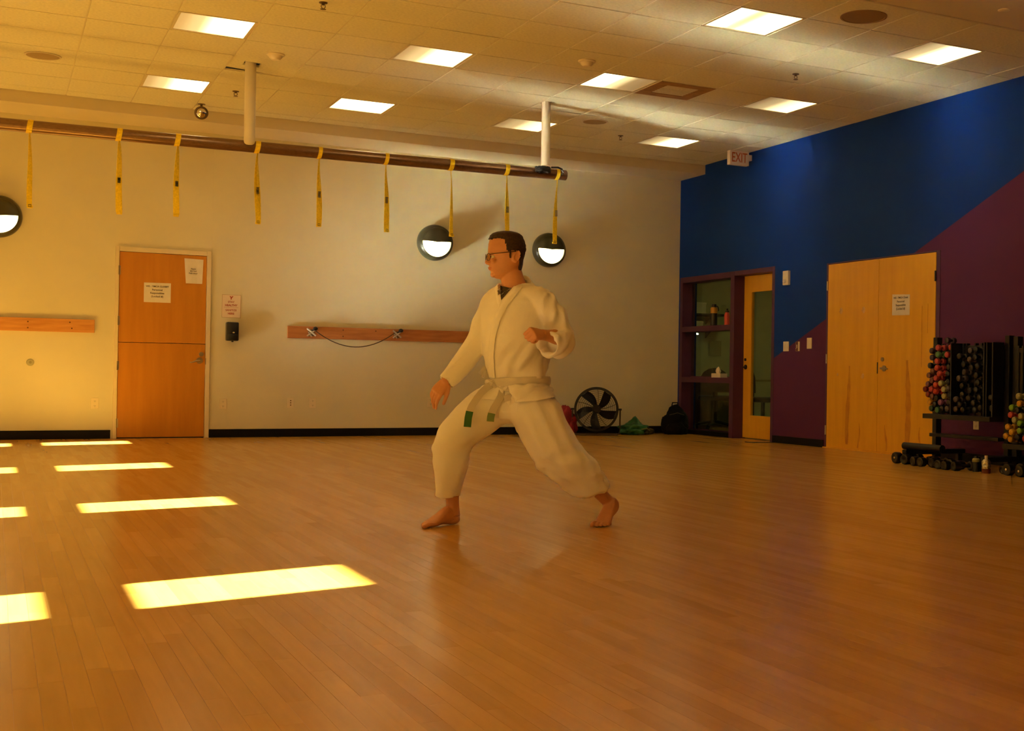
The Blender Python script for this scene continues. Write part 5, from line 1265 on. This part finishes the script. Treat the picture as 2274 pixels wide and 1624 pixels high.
# jacket skirt flaps over the thighs, below the belt
TB = bvh_of(trousers)
def drape2(px, py, off=0.008):
    a = drape(px, py, off, TB); b = drape(px, py, off, JB); c = J(px, py)
    return min((a, b), key=lambda q: q.y)
def flap(name, quad, parent, n=14, lift=0.010, th=0.004):
    """quad: four sketch corners, lies over trousers and jacket"""
    a, b, c, d = quad; G_ = []
    for j in range(n+1):
        row = []
        for i in range(n+1):
            u, v = i/n, j/n; px = (a[0]*(1-u)+b[0]*u)*(1-v)+(d[0]*(1-u)+c[0]*u)*v; py = (a[1]*(1-u)+b[1]*u)*(1-v)+(d[1]*(1-u)+c[1]*u)*v
            row.append(drape2(px, py, lift+0.006*v*math.sin(u*9+1)))
        G_.append(row)
    for it in range(3):
        for j in range(1, n):
            for i in range(1, n): G_[j][i].y = min(G_[j][i].y, (G_[j-1][i].y+G_[j+1][i].y+G_[j][i-1].y+G_[j][i+1].y)/4)
    V_ = [p for r_ in G_ for p in r_]; V2 = [p+Vector((0, -th, 0)) for p in V_]; m_ = n+1; Fc_ = []
    for j in range(n):
        for i in range(n):
            q = (j*m_+i, j*m_+i+1, (j+1)*m_+i+1, (j+1)*m_+i); Fc_ += [q, tuple(x+len(V_) for x in q[::-1])]
    K = len(V_)
    for i in range(n):
        for q in ((i, i+1), (n*m_+i, n*m_+i+1), (i*m_, (i+1)*m_), (i*m_+n, (i+1)*m_+n)): Fc_.append((q[0], q[1], q[1]+K, q[0]+K))
    return put(name, V_+V2, Fc_, GI, parent, True)
flap('skirt_flap', [(1080, 856), (1132, 858), (1105, 893), (1052, 886)], jacket)
flap('skirt_flap', [(1128, 858), (1216, 850), (1236, 884), (1148, 896)], jacket)
# ---- belt
bw = []
for f_, dz in ((1.0, 9), (1.09, 9), (1.115, 4), (1.115, -4), (1.09, -9), (1.0, -9)):
    out = []
    for k in range(56):
        a = k/56*2*PI; cx = 1152; tiltpx = 5*math.cos(a); c = J(cx, 850+dz-tiltpx); out.append(Vector((c.x, c.y, c.z)) + TA*(.158*f_*math.cos(a)) + TF*(.132*f_*math.sin(a)))
    bw.append(out)
bw.append(bw[0])
BELTM = mat('off-white belt cotton', (0.66, 0.62, 0.57), 0.85, var=0.03, bump=0.2, bscale=300)
belt = MB().loft(bw, cap=False).build('belt', BELTM, person, 50)
kn = drape(1102, 853, 0.024)
kb = MB().ball(kn, 0.024, (1.35, 0.8, 0.85), 10); kb.tube([kn+Vector((-0.03, 0, 0.014)), kn+Vector((0, -0.022, 0.0)), kn+Vector((0.03, -0.004, -0.016))], 0.012, 8); kb.build('knot', BELTM, belt, True)
def tail(name, pts, wd, parent, m=BELTM, th=0.005):
    """belt end: pts = [(px, py, v, angle)] flat strip"""
    rings = []
    P = [(J(a, b, v), an) for a, b, v, an in pts]
    for i, (p, an) in enumerate(P):
        t = (P[min(i+1, len(P)-1)][0]-P[max(i-1, 0)][0]).normalized(); s_ = t.cross(Vector((0, 1, 0))).normalized(); s_ = (s_*math.cos(an)+Vector((0, 1, 0))*math.sin(an)).normalized(); nn = t.cross(s_).normalized()
        rings.append([p-s_*wd/2-nn*th/2, p+s_*wd/2-nn*th/2, p+s_*wd/2+nn*th/2, p-s_*wd/2+nn*th/2])
    return MB().loft(rings).build(name, m, parent, 60)
vk = kn.y
t1 = tail('belt_end', [(1098, 853, vk-.01, 0), (1084, 861, vk-.035, .1), (1070, 874, vk-.05, .2), (1060, 888, vk-.06, .2), (1051, 902, vk-.065, .15), (1046, 914, vk-.065, .1)], 0.036, belt)
tail('green_stripe', [(1046, 914, vk-.067, .1), (1043, 928, vk-.068, .15), (1041, 948, vk-.066, .2)], 0.037, t1, GREENTAPE, 0.006)
tail('belt_end', [(1106, 854, vk-.01, 0.2), (1122, 862, vk-.05, .3), (1140, 863, vk-.075, .5), (1156, 864, vk-.07, .9), (1154, 874, vk-.07, 1.2), (1140, 880, vk-.08, .5), (1120, 886, vk-.07, .2)], 0.034, belt)
t2 = tail('belt_end', [(1116, 868, vk-.03, 0), (1112, 882, vk-.05, .2), (1104, 896, vk-.055, .3), (1097, 908, vk-.055, .3), (1093, 918, vk-.05, .2)], 0.036, belt)
tail('green_stripe', [(1093, 918, vk-.052, .2), (1091, 926, vk-.052, .2), (1090, 936, vk-.05, .2)], 0.037, t2, mat('pale green tape', (0.20, 0.30, 0.12), 0.7), 0.006)
for a, b in (((1074, 822), (1066, 832)), ((1077, 826), (1074, 841))):
    tail('side_tie', [(a[0]+4, a[1]-3, 0.03, 0), (*a, 0.01, .2), (*b, 0.0, .4)], 0.014, jacket)
